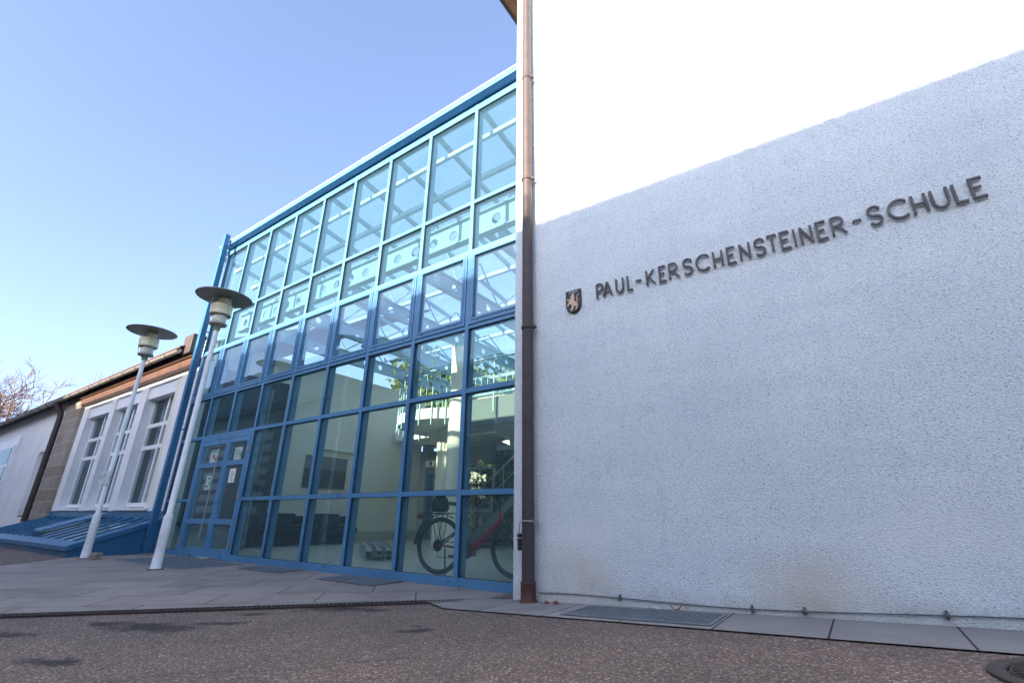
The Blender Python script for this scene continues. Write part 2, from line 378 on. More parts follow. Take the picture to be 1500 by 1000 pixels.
# strip of slabs along the white wall
mb = MB(); pts = [-3.45, -3.0, -2, 0, 4, 13.9]
for a, b in zip(pts[:-1], pts[1:]):
    ya = 3.33
    mb.sheet([(a, ya if a > -3.2 else 3.56, g(a)+.009), (b, ya, g(b)+.009), (b, 3.985, g(b)+.009), (a, 3.985 if a > -3.2 else 3.57, g(a)+.009)])
struct(mb.build("pavement_strip", "strip"))

# slot drain
dr = thing("slot_drain", "rust brown slotted drain running diagonally between pavement slabs and asphalt", "drain", (DA.x, DA.y, 0))
mb = MB(); c0 = DA; L = (DE-DA).length
for off in (-.052, .052):
    p = c0+DN*off; q = p+DD*L
    mb.bar((p.x, p.y, .008), (q.x, q.y, .008), .014, .016)
mb.build("channel_edge", "drainiron", dr)
mb = MB()
k = .02
while k < L:
    p = c0+DD*k; mb.bar((p.x-DN.x*.044, p.y-DN.y*.044, .010), (p.x+DN.x*.044, p.y+DN.y*.044, .010), .016, .010); k += .038
mb.build("grate_rib", "drainiron", dr)
mb = MB(); a = c0-DN*.045; b = a+DD*L; c = b+DN*.09; d = a+DN*.09
mb.sheet([(a.x, a.y, .0065), (d.x, d.y, .0065), (c.x, c.y, .0065), (b.x, b.y, .0065)]); mb.build("channel_bottom", "dark", dr)

def grating(x0, x1, y0, y1, label, zoff=.012, follow=False, step=.03):
    gz = g if follow else (lambda x: 0)
    o = thing("floor_grating", label, "grating", ((x0+x1)/2, (y0+y1)/2, gz((x0+x1)/2)), "metal gratings let into the paving")
    fr = MB(); W = .025
    def seg(xa, xb, ya, yb, h):
        za, zb = gz(xa)+zoff, gz(xb)+zoff
        return [(xa, ya, za), (xb, ya, zb), (xb, yb, zb), (xa, yb, za)]
    for xa, xb, ya, yb in ((x0, x1, y0, y0+W), (x0, x1, y1-W, y1), (x0, x0+W, y0+W, y1-W), (x1-W, x1, y0+W, y1-W)):
        fr.prism(seg(xa, xb, ya, yb, 0), (0, 0, .006))
    fr.build("frame", "grate", o)
    pl = MB().sheet(seg(x0+W, x1-W, y0+W, y1-W, 0)).build("tray", "tray", o)
    ms = MB(); x = x0+W+step/2
    while x < x1-W:
        ms.prism([(x-.006, y0+W, gz(x)+zoff+.001), (x+.006, y0+W, gz(x)+zoff+.001), (x+.006, y1-W, gz(x)+zoff+.001), (x-.006, y1-W, gz(x)+zoff+.001)], (0, 0, .003)); x += step
    y = y0+W+.03
    while y < y1-W:
        ms.prism([(x0+W, y-.004, gz(x0)+zoff+.0015), (x1-W, y-.004, gz(x1)+zoff+.0015), (x1-W, y+.004, gz(x1)+zoff+.0015), (x0+W, y+.004, gz(x0)+zoff+.0015)], (0, 0, .0032)); y += .06
    ms.build("mesh", "grate", o)
    return o
grating(-7.6, -6.62, 3.93, 4.38, "small dark grating at the glass front just right of the blue door")
grating(-5.6, -4.6, 3.89, 4.38, "small dark grating at the glass front before the pile of aluminium rails")
grating(-10.5, -8.1, 3.35, 4.30, "large blue grey metal grating in front of the double door", .007)
grating(-1.93, -.88, 3.41, 3.87, "blue grey grating among the edge slabs at the foot of the white wall", .012, True)

# manhole
mh = thing("manhole_cover", "round brown cast iron manhole cover with a concrete centre in the asphalt", "manhole cover", (.66, 2.93, g(.66)))
zc = g(.66)
tilt = Matrix.Rotation(-math.atan(.045), 4, 'Y')
def tl(o): o.matrix_local = tilt; return o
tl(MB().lathe((.66, 2.93, zc), [(.36, -.02), (.36, .012), (.35, .016), (.305, .016), (.30, .010), (.30, -.02)], 64, smooth=False).build("rim", "iron", mh))
mb = MB().lathe((.66, 2.93, zc), [(.292, -.02), (.292, .013), (.21, .014), (.205, .009)], 64, smooth=False)
for k in range(48):
    a = 2*math.pi*k/48; mb.obox((.66+.25*math.cos(a), 2.93+.25*math.sin(a), zc+.016), (math.cos(a)*.032, math.sin(a)*.032, 0), (-math.sin(a)*.008, math.cos(a)*.008, 0), (0, 0, .003))
tl(mb.build("ring", "iron", mh))
tl(MB().lathe((.66, 2.93, zc), [(.206, .008), (.1, .011), (.0, .011)], 48).build("concrete_fill", "pebble", mh))

# ------------------------------------------------------------------ white gable building
YW = 3.98; XC = -2.745
wb = thing("school_building", "tall white roughcast school building carrying the lettering", "building", (6, YW+4, 0))
mb = MB()
mb.prism([(XC, YW, -.3), (14, YW, -.3), (14, YW, 9.6), (5.6, YW, 12.6), (XC, YW, 8.55)], (0, 16, 0))
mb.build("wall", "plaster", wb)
mb = MB(); mb.prism([(-3.14, YW-.12, 8.57), (5.6, YW-.12, 12.95), (14.4, YW-.12, 9.6), (14.4, YW-.12, 9.8), (5.6, YW-.12, 13.15), (-3.14, YW-.12, 8.77)], (0, 16.3, 0))
rf = mb.build("roof", "roof", wb)
MB().prism([(-3.13, YW-.1, 8.55), (-2.74, YW-.1, 8.56), (-2.74, YW-.1, 8.6), (-3.13, YW-.1, 8.57)], (0, 16.2, 0)).build("soffit", "wood", rf)
mb = MB(); mb.tube([(-3.17, YW-.14, 8.62), (-3.17, 20, 8.62)], .04, 12); mb.build("gutter", "brown", rf)
# downpipe on the front
PX, PY, PR = -2.525, 3.895, .058
pts = [(PX, PY, g(PX)+.16), (PX, PY, 8.35)]
dp = MB().tube(pts, PR, 20).build("downpipe", "brown", wb)
MB().lathe((PX, PY, g(PX)), [(PR+.024, 0), (PR+.02, .02), (PR+.009, .03), (PR+.009, .15), (PR+.014, .165), (PR, .17)], 24).build("foot_socket", "rust", dp)
for zc in (.86, 2.62, 4.55, 6.2):
    if zc == .86: continue
    m_ = MB().lathe((PX, PY, zc), [(PR, -.02), (PR+.009, -.018), (PR+.009, .018), (PR, .02)], 24); m_.box(PX+PR, PX+PR+.03, PY-.005, PY+.04, zc-.012, zc+.012); m_.box(PX-.012, PX+.012, PY+PR, YW+.01, zc-.01, zc+.01)
    m_.build("pipe_clamp", "brown", dp)
m_ = MB().lathe((PX, PY, .70), [(PR+.002, -.006), (PR+.006, -.004), (PR+.006, .004), (PR+.002, .006)], 24); m_.box(PX+PR, PX+PR+.035, PY-.02, PY+.03, .685, .72); m_.build("wire_band", "metal", dp)

# cable lock hanging at the pipe
lk = thing("cable_lock", "dark combination lock hanging from a wire on the brown downpipe", "lock", (PX-.08, PY+.01, .5))
MB().tube([(PX-PR, PY-.01, .70), (PX-.085, PY-.005, .69), (PX-.10, PY, .64), (PX-.10, PY+.01, .59)], .005, 6).build("wire", "metal", lk)
mb = MB()
for i, z in enumerate((.575, .535, .50, .465)): mb.lathe((PX-.10, PY+.01, z), [(.012, -.018), (.026-.002*i, -.012), (.026-.002*i, .012), (.012, .018)], 14)
mb.build("body", "lock", lk)

# cable with clips along the wall foot
def czz(x): return g(x)+.055+.014*math.sin(x*2.1)+.012*max(0, 1-abs(x+2.2)*.8)
mb = MB(); mb.tube([(x, 3.968, czz(x)) for x in [-2.46+.15*i for i in range(100)]], .004, 6, cap=False)
cb = tag(mb.build("wall_cable", "cable"), "thin grey cable strung along the foot of the white wall", "cable")
for i, x in enumerate((-1.70, -.735, -.42, .30, 1.2)):
    mb = MB(); z = czz(x)
    mb.lathe((x, 3.955, z), [(.0, -.012), (.010, -.011), (.015, -.004), (.014, .01), (.009, .03)], 12, axis='y'); mb.box(x-.005, x+.006, 3.958, 3.985, z-.02, z+.026)
    o = mb.build("clip", "cable", cb)

# litter and weeds at the wall foot
def leafmesh(name, x, y, s, mat, rot, curl=.4):
    mb = MB(); n = 7; V = []
    for i in range(n):
        t = i/(n-1); w = math.sin(math.pi*min(1, t*.9+.08))*.35*s
        cx, cz = (t-.5)*s, curl*s*((t-.5)**2)*1.6
        for sd in (-1, 1):
            px, py = cx, sd*w
            V.append((x+px*math.cos(rot)-py*math.sin(rot), y+px*math.sin(rot)+py*math.cos(rot), g(x)+.014+cz+abs(sd)*.006*rnd.random()))
    mb.add(V, [(2*i, 2*i+1, 2*i+3, 2*i+2) for i in range(n-1)])
    mb.add([(a, b, c+.002) for a, b, c in V], [(2*i+2, 2*i+3, 2*i+1, 2*i) for i in range(n-1)])
    return mb.build(name, mat)
tag(leafmesh("fallen_leaf", -1.24, 3.90, .09, "dryleaf", .5, 1.2), "curled orange brown leaf against the wall behind the grating", "leaf")
tag(leafmesh("fallen_leaf", .405, 2.72, .07, "dryleaf", 2.2), "dry pale leaf lying on the rim of the manhole", "leaf")
tag(leafmesh("paper_scrap", -1.38, 3.925, .06, "paper", .1, .2), "small white paper scrap at the foot of the white wall", "paper scrap")
for x, s, lab in ((-2.33, .02, "brown pebble nearest the red foot of the downpipe"), (-2.24, .024, "larger brown pebble a hand's width from the downpipe foot")):
    mb = MB(); mb.lathe((x, 3.88, g(x)+.014), [(.0, -.006), (s*.9, -.002), (s, s*.4), (s*.6, s*.8), (0, s*.9)], 9); tag(mb.build("pebble", "dryleaf"), lab, "pebble")

# lettering: every letter a mesh
S_ = [(.5+.5*math.cos(R(a))*1.0, .745+.255*math.sin(R(a))) for a in range(25, 271, 15)]+[(.5+.5*math.cos(R(a)), .245+.245*math.sin(R(a))) for a in range(75, -156, -15)]
C_ = [(.5+.52*math.cos(R(a)), .5+.5*math.sin(R(a))) for a in range(48, 313, 12)]
C_ = [((x-min(p[0] for p in C_))/(.5+.52*math.cos(R(48))-min(p[0] for p in C_)), y) for x, y in C_]
bowl = [(0, 1), (.5, 1)]+[(.5+.5*math.cos(R(a)), .73+.27*math.sin(R(a))) for a in range(75, -90, -15)]+[(.5, .46), (0, .46)]
bowl2 = [(0, 1), (.42, 1)]+[(.42+.42*math.cos(R(a)), .75+.25*math.sin(R(a))) for a in range(75, -90, -15)]+[(.42, .5), (0, .5)]
U_ = [(0, 1), (0, .36)]+[(.5-.5*math.cos(R(a)), .36-.36*math.sin(R(a))) for a in range(15, 180, 15)]+[(1, .36), (1, 1)]
GLY = {'P': [[(0, 0), (0, 1)], bowl], 'A': [[(0, 0), (.5, 1)], [(.5, 1), (1, 0)], [(.2, .32), (.8, .32)]], 'U': [U_], 'L': [[(0, 1), (0, 0), (1, 0)]],
       '-': [[(0, .5), (1, .5)]], 'K': [[(0, 0), (0, 1)], [(.95, 1), (.05, .42)], [(.25, .55), (1, 0)]], 'E': [[(1, 1), (0, 1), (0, 0), (1, 0)], [(0, .52), (.82, .52)]],
       'R': [[(0, 0), (0, 1)], bowl2, [(.38, .5), (1, 0)]], 'S': [S_], 'C': [C_], 'H': [[(0, 0), (0, 1)], [(1, 0), (1, 1)], [(0, .5), (1, .5)]],
       'N': [[(0, 0), (0, 1)], [(0, .98), (1, .02)], [(1, 0), (1, 1)]], 'T': [[(0, 1), (1, 1)], [(.5, 1), (.5, 0)]], 'I': [[(.5, 0), (.5, 1)]]}
TXT = [('P', -1.745, -1.663), ('A', -1.675, -1.571), ('U', -1.538, -1.452), ('L', -1.420, -1.363), ('-', -1.340, -1.275), ('K', -1.232, -1.140), ('E', -1.110, -1.040),
       ('R', -1.018, -.919), ('S', -.889, -.801), ('C', -.777, -.659), ('H', -.630, -.546), ('E', -.516, -.442), ('N', -.415, -.328), ('S', -.300, -.213), ('T', -.203, -.122),
       ('E', -.107, -.031), ('I', -.014, .008), ('N', .034, .122), ('E', .145, .220), ('R', .243, .344), ('-', .377, .442), ('S', .476, .565), ('C', .594, .717), ('H', .735, .823),
       ('U', .842, .942), ('L', .960, 1.032), ('E', 1.048, 1.127)]
sg = thing("wall_lettering", "dark grey metal letters reading PAUL-KERSCHENSTEINER-SCHULE on the white wall", "lettering", (-.3, YW, 2.77))
SW, HL, Z0 = .017, .166, 2.772
for i, (ch, xa, xb) in enumerate(TXT):
    mb = MB(); yf = 3.949
    for j, st in enumerate(GLY[ch]):
        P = [(xa+SW/2+u*(xb-xa-SW), Z0+(.002*math.sin(i))+SW/2+v*(HL-SW)) for u, v in st]
        mb.ribbon(P, SW, yf+.0009*j, 3.966-.0007*j)
    for st in GLY[ch][:1]:
        for (u, v) in (st[0], st[-1]):
            mb.box(xa+SW/2+u*(xb-xa-SW)-.004, xa+SW/2+u*(xb-xa-SW)+.004, 3.955, 3.99, Z0+SW/2+v*(HL-SW)-.004, Z0+SW/2+v*(HL-SW)+.004)
    mb.build("hyphen" if ch == '-' else "letter", "bronze", sg, .002)

# coat of arms
cr = thing("coat_of_arms", "small dark shield with a golden rampant lion left of the lettering", "emblem", (-2.0, YW, 2.7))
SX0, SX1, SZ1, SZ0 = -2.088, -1.918, 2.945, 2.690
def sh(u, v, y): return (SX0+u*(SX1-SX0), y, SZ1-v*(SZ1-SZ0))
outl = [(0, 0), (1, 0), (1, .62)]+[(.5+.5*math.cos(R(a)), .62+.38*math.sin(R(a))) for a in range(15, 180, 15)]+[(0, .62)]
MB().prism([sh(u, v, 3.952) for u, v in outl][::-1], (0, .035, 0)).build("shield", "crest", cr, .004)
mb = MB(); P = [sh(.5+(u-.5)*.9, .46+(v-.46)*.93, 0) for u, v in outl]; mb.ribbon([(p[0], p[2]) for p in P+P[:1]], .005, 3.9465, 3.953); mb.build("border", "bronze", cr)
lion = [(.42, .24), (.46, .17), (.56, .17), (.60, .26), (.60, .38), (.58, .47), (.68, .56), (.80, .62), (.83, .72), (.76, .88), (.66, .90), (.70, .78), (.60, .69), (.54, .74), (.52, .85), (.38, .93), (.31, .87), (.43, .77), (.41, .66), (.34, .59), (.23, .63), (.15, .71), (.09, .67), (.17, .56), (.27, .50), (.20, .45), (.11, .44), (.13, .36), (.28, .41), (.37, .36), (.35, .29)]
mb = MB(); mb.prism([sh(u, v, 3.944) for u, v in lion][::-1], (0, .009, 0))
mb.ribbon([(sh(u, v, 0)[0], sh(u, v, 0)[2]) for u, v in ((.72, .58), (.84, .5), (.74, .42), (.80, .30), (.90, .26))], .009, 3.9455, 3.953)
mb.build("lion", "lion", cr)
mb = MB()
for u in (.25, .40, .55, .70): mb.ribbon([(sh(a, b, 0)[0], sh(a, b, 0)[2]) for a, b in ((u, .135), (u+.07, .10), (u+.12, .05))], .006, 3.9455, 3.953)
mb.build("antlers", "metal", cr)

# ------------------------------------------------------------------ glass hall
YC, YP = 4.42, 4.446            # cap front, pane front
MX = [-2.826-1.0117*i for i in range(10)]   # mullion centres, right to left (last one is the corner post)
DLx, DMx, DRx = MX[8]+.02, -9.74, MX[6]     # door opening: left edge, meeting line, right edge
ZT = [0.05, 1.0, 2.225, 3.14, 4.262, 5.11, 6.96]
hall = thing("glass_hall", "two storey glazed entrance hall framed in blue between the white buildings", "building", (-7.4, YC, 0))
for i, x in enumerate(MX):
    z0 = 0
    if i == 7: z0 = ZT[2]
    mb = MB().box(x-.031, x+.031, YC, YP-.002, z0, 7.03)
    MB().box(x-.037, x+.037, YP-.009, YP-.0015, z0+.002, 7.0).build("gasket", "rubber", hall)
    mb.box(x-.026, x+.026, YP+.014, YP+.125, z0, 7.0)
    mb.build("mullion", "blue", hall, .003)
TH = {0: (0, .10), 1: (ZT[1]-.03, ZT[1]+.03), 2: (ZT[2]-.03, ZT[2]+.03), 3: (3.075, 3.125), 4: (4.235, 4.29), 5: (ZT[5]-.03, ZT[5]+.03), 6: (6.90, 7.03)}
for k, (a, b) in TH.items():
    spans = [(MX[9], MX[8]), (MX[6], MX[0])] if k in (0, 1) else [(MX[9], MX[0])]
    for (xa, xb) in spans:
        MB().box(xa, xb, YP-.0085, YP-.002, a-.006, b+.006).build("gasket", "rubber", hall)
        mb = MB().box(xa, xb, YC+.004, YP-.003, a, b); mb.box(xa, xb, YP+.0145, YP+.10, a+.006, b-.006)
        mb.build("transom", "blue", hall, .003)
rowz = [(TH[j][1], TH[j+1][0]) for j in range(6)]
for i in range(9):
    xr, xl = MX[i]-.031, MX[i+1]+.031
    for j, (za, zb) in enumerate(rowz):
        if i in (6, 7) and j < 2: continue
        if j == 3:               # opening windows with a frame and sash of their own
            sx = MB(); yf = YC-.012; fw = .062
            xa, xb, z0, z1 = xl+.004, xr-.004, za+.004, zb-.004
            for (p, q, r_, s_) in ((xa, xb, z0, z0+.085), (xa, xb, z1-.06, z1), (xa, xa+fw, z0+.085, z1-.06), (xb-fw, xb, z0+.085, z1-.06)): sx.box(p, q, yf, YP+.06, r_, s_)
            fr = sx.build("window_frame", "blue", hall, .004)
            sh_ = MB(); ya = yf-.010; f2 = .034; xa, xb, z0, z1 = xa+.036, xb-.036, z0+.055, z1-.034
            for (p, q, r_, s_) in ((xa, xb, z0, z0+f2), (xa, xb, z1-f2, z1), (xa, xa+f2, z0+f2, z1-f2), (xb-f2, xb, z0+f2, z1-f2)): sh_.box(p, q, ya, YP+.05, r_, s_)
            sh_.build("sash", "blue", fr, .004)
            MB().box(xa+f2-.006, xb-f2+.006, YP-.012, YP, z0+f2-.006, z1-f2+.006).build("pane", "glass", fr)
            mb = MB()
            for xx in (xa+.12, xb-.12): mb.box(xx-.014, xx+.014, yf-.004, yf+.01, za+.028, za+.040)
            mb.build("drain_cap", "dark", fr)
        else:
            ta, tb = rnd.uniform(-.0035, .0035), rnd.uniform(-.0035, .0035); xm, zm = (xl+xr)/2, (za+zb)/2
            q = [(x_, YP+.002+ta*(x_-xm)+tb*(z_-zm), z_) for x_, z_ in ((xl-.01, za-.01), (xr+.01, za-.01), (xr+.01, zb+.01), (xl-.01, zb+.01))]
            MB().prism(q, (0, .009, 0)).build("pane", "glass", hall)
# cornice and roof edge
mb = MB().box(MX[9]-.22, XC+.02, 4.28, 4.60, 7.055, 7.14); co = mb.build("cornice", "blue", hall, .006)
MB().box(MX[9]-.24, XC+.02, 4.268, 4.64, 7.141, 7.165).build("cornice_cap", "white", co, .003)
for i in range(8):
    x = MX[9]+.4+1.25*i; MB().box(x-.012, x+.012, 4.262, 4.645, 7.1405, 7.169).build("cap_joint", "white", co)
# glazed roof falling to the back
def rz(y): return 6.98-.145*(y-4.5)
YB = 15.0
for i in range(10):
    x = MX[i] if i < 9 else MX[9]-.5
    MB().prism([(x-.03, 4.5, rz(4.5)), (x+.03, 4.5, rz(4.5)), (x+.03, YB, rz(YB)), (x-.03, YB, rz(YB))], (0, 0, .09)).build("glazing_bar", "steel", hall)
for k in range(8):
    y = 5.6+1.3*k; MB().prism([(MX[9]-1, y-.035, rz(y)-.11), (MX[0], y-.035, rz(y)-.11), (MX[0], y+.035, rz(y)-.115), (MX[9]-1, y+.035, rz(y)-.115)], (0, 0, .10)).build("purlin", "steel", hall)
for i in range(9):
    xr = MX[i]-.03; xl = MX[i+1]+.03 if i < 8 else MX[9]-.9
    MB().prism([(xl, 4.5, rz(4.5)+.05), (xr, 4.5, rz(4.5)+.05), (xr, YB, rz(YB)+.05), (xl, YB, rz(YB)+.05)], (0, 0, .012)).build("roof_pane", "clear", hall)
def holed(mbx, u0, u1, z0, z1, n, rad, place, th):
    """plate with n round holes; place(u, z, t) maps to 3D"""
    w = (u1-u0)/n; N = 16
    for k in range(n):
        a, b = u0+k*w, u0+(k+1)*w; cx, cz = (a+b)/2, (z0+z1)/2; inn = []; out = []
        for q in range(N):
            an = 2*math.pi*(q+.5)/N; c, s = math.cos(an), math.sin(an); inn.append((cx+rad*c, cz+rad*s))
            m = min((w/2)/abs(c) if abs(c) > 1e-6 else 9, ((z1-z0)/2)/abs(s) if abs(s) > 1e-6 else 9)
            out.append((cx+m*c, cz+m*s))
        # include the corners in the outer ring by snapping nearest
        for cc in ((a, z0), (b, z0), (a, z1), (b, z1)):
            j = min(range(N), key=lambda q: (out[q][0]-cc[0])**2+(out[q][1]-cc[1])**2); out[j] = cc
        V = []
        for t in (0, th):
            V += [place(u, z, t) for u, z in inn]+[place(u, z, t) for u, z in out]
        F = []
        for q in range(N):
            q1 = (q+1) % N
            F += [(q, q1, N+q1, N+q), (2*N+q, 3*N+q, 3*N+q1, 2*N+q1), (q, 2*N+q, 2*N+q1, q1)]
        mbx.add(V, F)
# cross beams with round holes right behind the front, and beams running to the back
for (yb, z0, z1, nh, rad) in ((5.25, 5.18, 5.60, 20, .10),):
    mb = MB(); holed(mb, MX[9]-.4, MX[0], z0, z1, nh, rad, lambda u, z, t, yb=yb: (u, yb+t, z), .02)
    mb.box(MX[9]-.4, MX[0], yb-.06, yb+.08, z0-.02, z0); mb.box(MX[9]-.4, MX[0], yb-.06, yb+.08, z1, z1+.02)
    mb.build("front_beam", "beamsteel", hall)
MB().box(MX[9]-.4, MX[0], 4.80, 4.86, 6.70, 6.775).build("eaves_beam", "steel", hall)
for i in range(1, 10, 2):
    x = MX[i]-.45 if i < 9 else MX[9]-.3
    mb = MB(); holed(mb, 5.3, 14.9, 5.22, 5.56, 16, .085, lambda u, z, t, x=x: (x+t, u, z), .02)
    mb.box(x-.05, x+.07, 5.3, 14.9, 5.20, 5.22); mb.box(x-.05, x+.07, 5.3, 14.9, 5.56, 5.58); mb.build("long_beam", "steel", hall)
    mb = MB()
    for k in range(6):
        ya, yb_ = 5.4+1.5*k, 6.15+1.5*k
        mb.tube([(x, ya, 5.6), (x, yb_, rz(yb_)-.1)], .02, 8); mb.tube([(x, yb_, rz(yb_)-.1), (x, ya+1.5, 5.6)], .02, 8)
    mb.build("truss_brace", "steel", hall)

# double door
door_y = YC-.004
def door(xa, xb, hx):
    fr = .085; mb = MB(); z0, z1 = .012, 2.12
    for (p, q, r_, s_) in ((xa, xa+fr, z0, z1), (xb-fr, xb, z0, z1), (xa+fr, xb-fr, z0, z0+.15), (xa+fr, xb-fr, z1-.09, z1), (xa+fr, xb-fr, .57, .66), (xa+fr, xb-fr, 1.60, 1.69)):
        mb.box(p, q, door_y, YP+.04, r_, s_)
    d = mb.build("door_leaf", "blue", hall, .004)
    for (za, zb) in ((z0+.15, .57), (.66, 1.60), (1.69, z1-.09)):
        MB().box(xa+fr-.01, xb-fr+.01, YP-.004, YP+.008, za-.01, zb+.01).build("pane", "glass", d)
    for z in (.25, 1.05, 1.88):
        m = MB(); m.tube([(hx, door_y-.014, z-.05), (hx, door_y-.014, z+.05)], .014, 10); m.box(hx-.04, hx+.04, door_y-.006, door_y+.002, z-.03, z+.03)
        m.build("hinge", "metal", d)
    return d
d1 = door(DLx+.045, DMx-.004, DLx+.05); d2 = door(DMx+.004, DRx-.045, DRx-.05)
mb = MB(); hx = DMx-.17
mb.tube([(hx, door_y-.075, .30), (hx, door_y-.075, 1.93)], .012, 10)
for z in (.62, 1.645): mb.tube([(hx, door_y, z), (hx, door_y-.075, z)], .010, 8)
mb.build("pull_bar", "metal", d1)
fr = MB(); fr.box(DLx-.012, DLx+.04, YC-.002, YP+.05, 0, 2.19); fr.box(DRx-.04, DRx-.032, YC-.002, YP+.05, 0, 2.19); fr.box(DLx+.04, DRx-.04, YC-.002, YP+.05, 2.125, 2.192)
fr.build("door_frame", "blue", hall, .003)

# papers on the doors
def sheetpaper(name, xa, xb, za, zb, y, label, marks, cat="notice", mat="paper"):
    o = thing(name, label, cat, ((xa+xb)/2, y, za)); MB().box(xa, xb, y-.0015, y, za, zb).build("sheet", mat, o)
    for k, (ua, ub, va, vb, m) in enumerate(marks):
        MB().box(xa+ua*(xb-xa), xa+ub*(xb-xa), y-.003, y-.0016, za+va*(zb-za), za+vb*(zb-za)).build("print", m, o)
    return o
yp = YP-.006
vt = [(.30+.16*c, .38+.16*c, .12+.09*r, .12+.09*r+.06, 'ink') for c in range(3) for r in range(8) if (c*3+r) % 4 != 1]
sheetpaper("paper_notice", -9.50, -9.28, 1.29, 1.54, yp, "white paper notice with dark print on the right door leaf", vt)
sheetpaper("paper_notice", -10.42, -10.14, 1.70, 1.94, yp, "poster with a red square and green band in the left leaf's top pane", [(.05, .8, .80, .95, 'greenink'), (.35, .62, .30, .66, 'redink'), (.78, .98, .1, .4, 'ink')], 'notice', 'paperdim')
sheetpaper("paper_notice", -9.47, -9.20, 1.70, 1.93, yp, "pale green leaflet in the top pane of the right door leaf", [(.1, .7, .75, .8, 'ink'), (.1, .7, .6, .64, 'ink'), (.1, .7, .45, .49, 'ink'), (.1, .5, .3, .34, 'ink'), (.76, .98, .2, .55, 'greenink')], 'notice', 'paperdim')
sheetpaper("paper_notice", -10.38, -10.12, 1.18, 1.45, yp, "pale sheet with green marks in the left leaf's middle pane", [(.3, .7, .72, .86, 'greenink'), (.62, .9, .3, .6, 'greenink'), (.08, .5, .2, .3, 'ink')], 'notice', 'paperdim')

# doormat wedge by the door
tag(MB().prism([(-9.78, 4.30, .011), (-9.55, 4.28, .011), (-9.50, 4.40, .011), (-9.74, 4.41, .011)], (0, 0, .025)).build("door_wedge", "zinc"), "small pale wedge lying at the foot of the double door", "wedge")

# interior shell
MB().box(-13.1, XC, YP+.02, 16.5, -.2, .012).build("hall_floor", "floor_in", hall)
MB().box(-13.1, -12.85, 4.46, 12.6, 0, 5.0).build("side_wall", "cream", hall)
sw = MB().box(-12.85, -12.835, 7.0, 12.6, .013, .30).build("dado", "cream_dark", hall)
MB().box(XC+.001, XC+.02, 4.6, 16.5, 0, 7).build("return_wall", "cream", hall)
# back wall with the doorway and, upstairs, big windows
bw = MB(); YBk = 12.9
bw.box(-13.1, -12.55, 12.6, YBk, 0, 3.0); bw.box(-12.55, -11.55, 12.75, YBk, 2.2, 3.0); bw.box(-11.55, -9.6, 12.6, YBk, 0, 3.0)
bw.build("back_wall", "shaded_cream", hall)  # darkened colour mutes the sun patches as shade would
bw2 = MB(); bw2.box(-13.1, -9.4, 14.8, 15.0, 3.2, 5.3)
for xx in (-8.2, -6.8, -5.4, -4.0): bw2.box(xx-.12, xx+.12, 14.8, 15.0, 3.2, 5.3)
bw2.box(-9.4, XC, 14.8, 15.0, 3.2, 3.9)
bw2.box(-13.1, XC, 14.8, 15.0, 5.3, 5.5)
bw2.build("upper_back_wall", "cream", hall)
for i in range(5):
    MB().box(-9.4+1.35*i+.05, -8.2+1.35*i, 14.9, 14.91, 3.9, 5.3).build("rear_pane", "clear", hall)
MB().box(-11.5, XC, 13.8, 14.0, 0, 2.75).build("rear_wall", "shaded_grey", hall)  # dark grey subdues the sun patch, shade put into the colour
df = MB(); df.box(-12.55, -12.40, 12.70, 12.88, 0, 2.2); df.box(-11.70, -11.55, 12.70, 12.88, 0, 2.2); df.box(-12.40, -11.70, 12.70, 12.88, 2.1, 2.2)
df.build("inner_door_frame", "blue_dark", hall)
MB().box(-12.40, -11.70, 12.78, 12.82, .012, 2.1).build("inner_door", "boardtop", hall)

# gallery: round balcony and straight edge
BC = (-9.35, 10.6); BR = 1.75; ZG0, ZG1 = 3.18, 3.46
mb = MB(); N = 48
ring = [(BC[0]+BR*math.cos(2*math.pi*k/N), BC[1]+BR*math.sin(2*math.pi*k/N)) for k in range(N)]
mb.prism([(x, y, ZG0) for x, y in ring], (0, 0, ZG1-ZG0)); mb.box(-12.8, -7.7, 11.2, 14.8, ZG0+.004, ZG1-.004)
mb.box(-7.7, XC-.02, 8.93, 14.8, ZG0-.35, ZG1-.003)
gal = mb.build("gallery", "ceil", hall)
MB().box(-7.72, XC-.02, 8.88, 8.928, ZG0-.37, ZG1+.02).build("gallery_fascia", "shaded_grey", hall)  # edge painted dark in place of falling shade
rl = MB(); zt = ZG1+1.0
arc = [(BC[0]+(BR+.03)*math.cos(a), BC[1]+(BR+.03)*math.sin(a)) for a in [R(150+150*k/24) for k in range(25)]]
for h in (zt, zt-.08): rl.tube([(x, y, h) for x, y in arc], .022, 8)
for x, y in arc[::2]: rl.tube([(x, y, ZG1-.45), (x, y, zt)], .016, 6)
for x, y in arc[1::2]: rl.tube([(x, y, ZG1+.05), (x, y, zt-.05)], .009, 5)
rl.tube([(-7.7, 8.86, zt), (XC-.05, 8.86, zt)], .022, 8); rl.tube([(-7.7, 8.86, ZG1+.1), (XC-.05, 8.86, ZG1+.1)], .015, 6); rl.tube([(-7.7, 8.86, ZG1+.55), (XC-.05, 8.86, ZG1+.55)], .012, 6)
for k in range(26):
    x = -7.68+.19*k; rl.tube([(x, 8.86, ZG1-.35 if k % 5 == 0 else ZG1+.1), (x, 8.86, zt)], .018 if k % 5 == 0 else .009, 6)
rl.build("railing", "rail", gal)
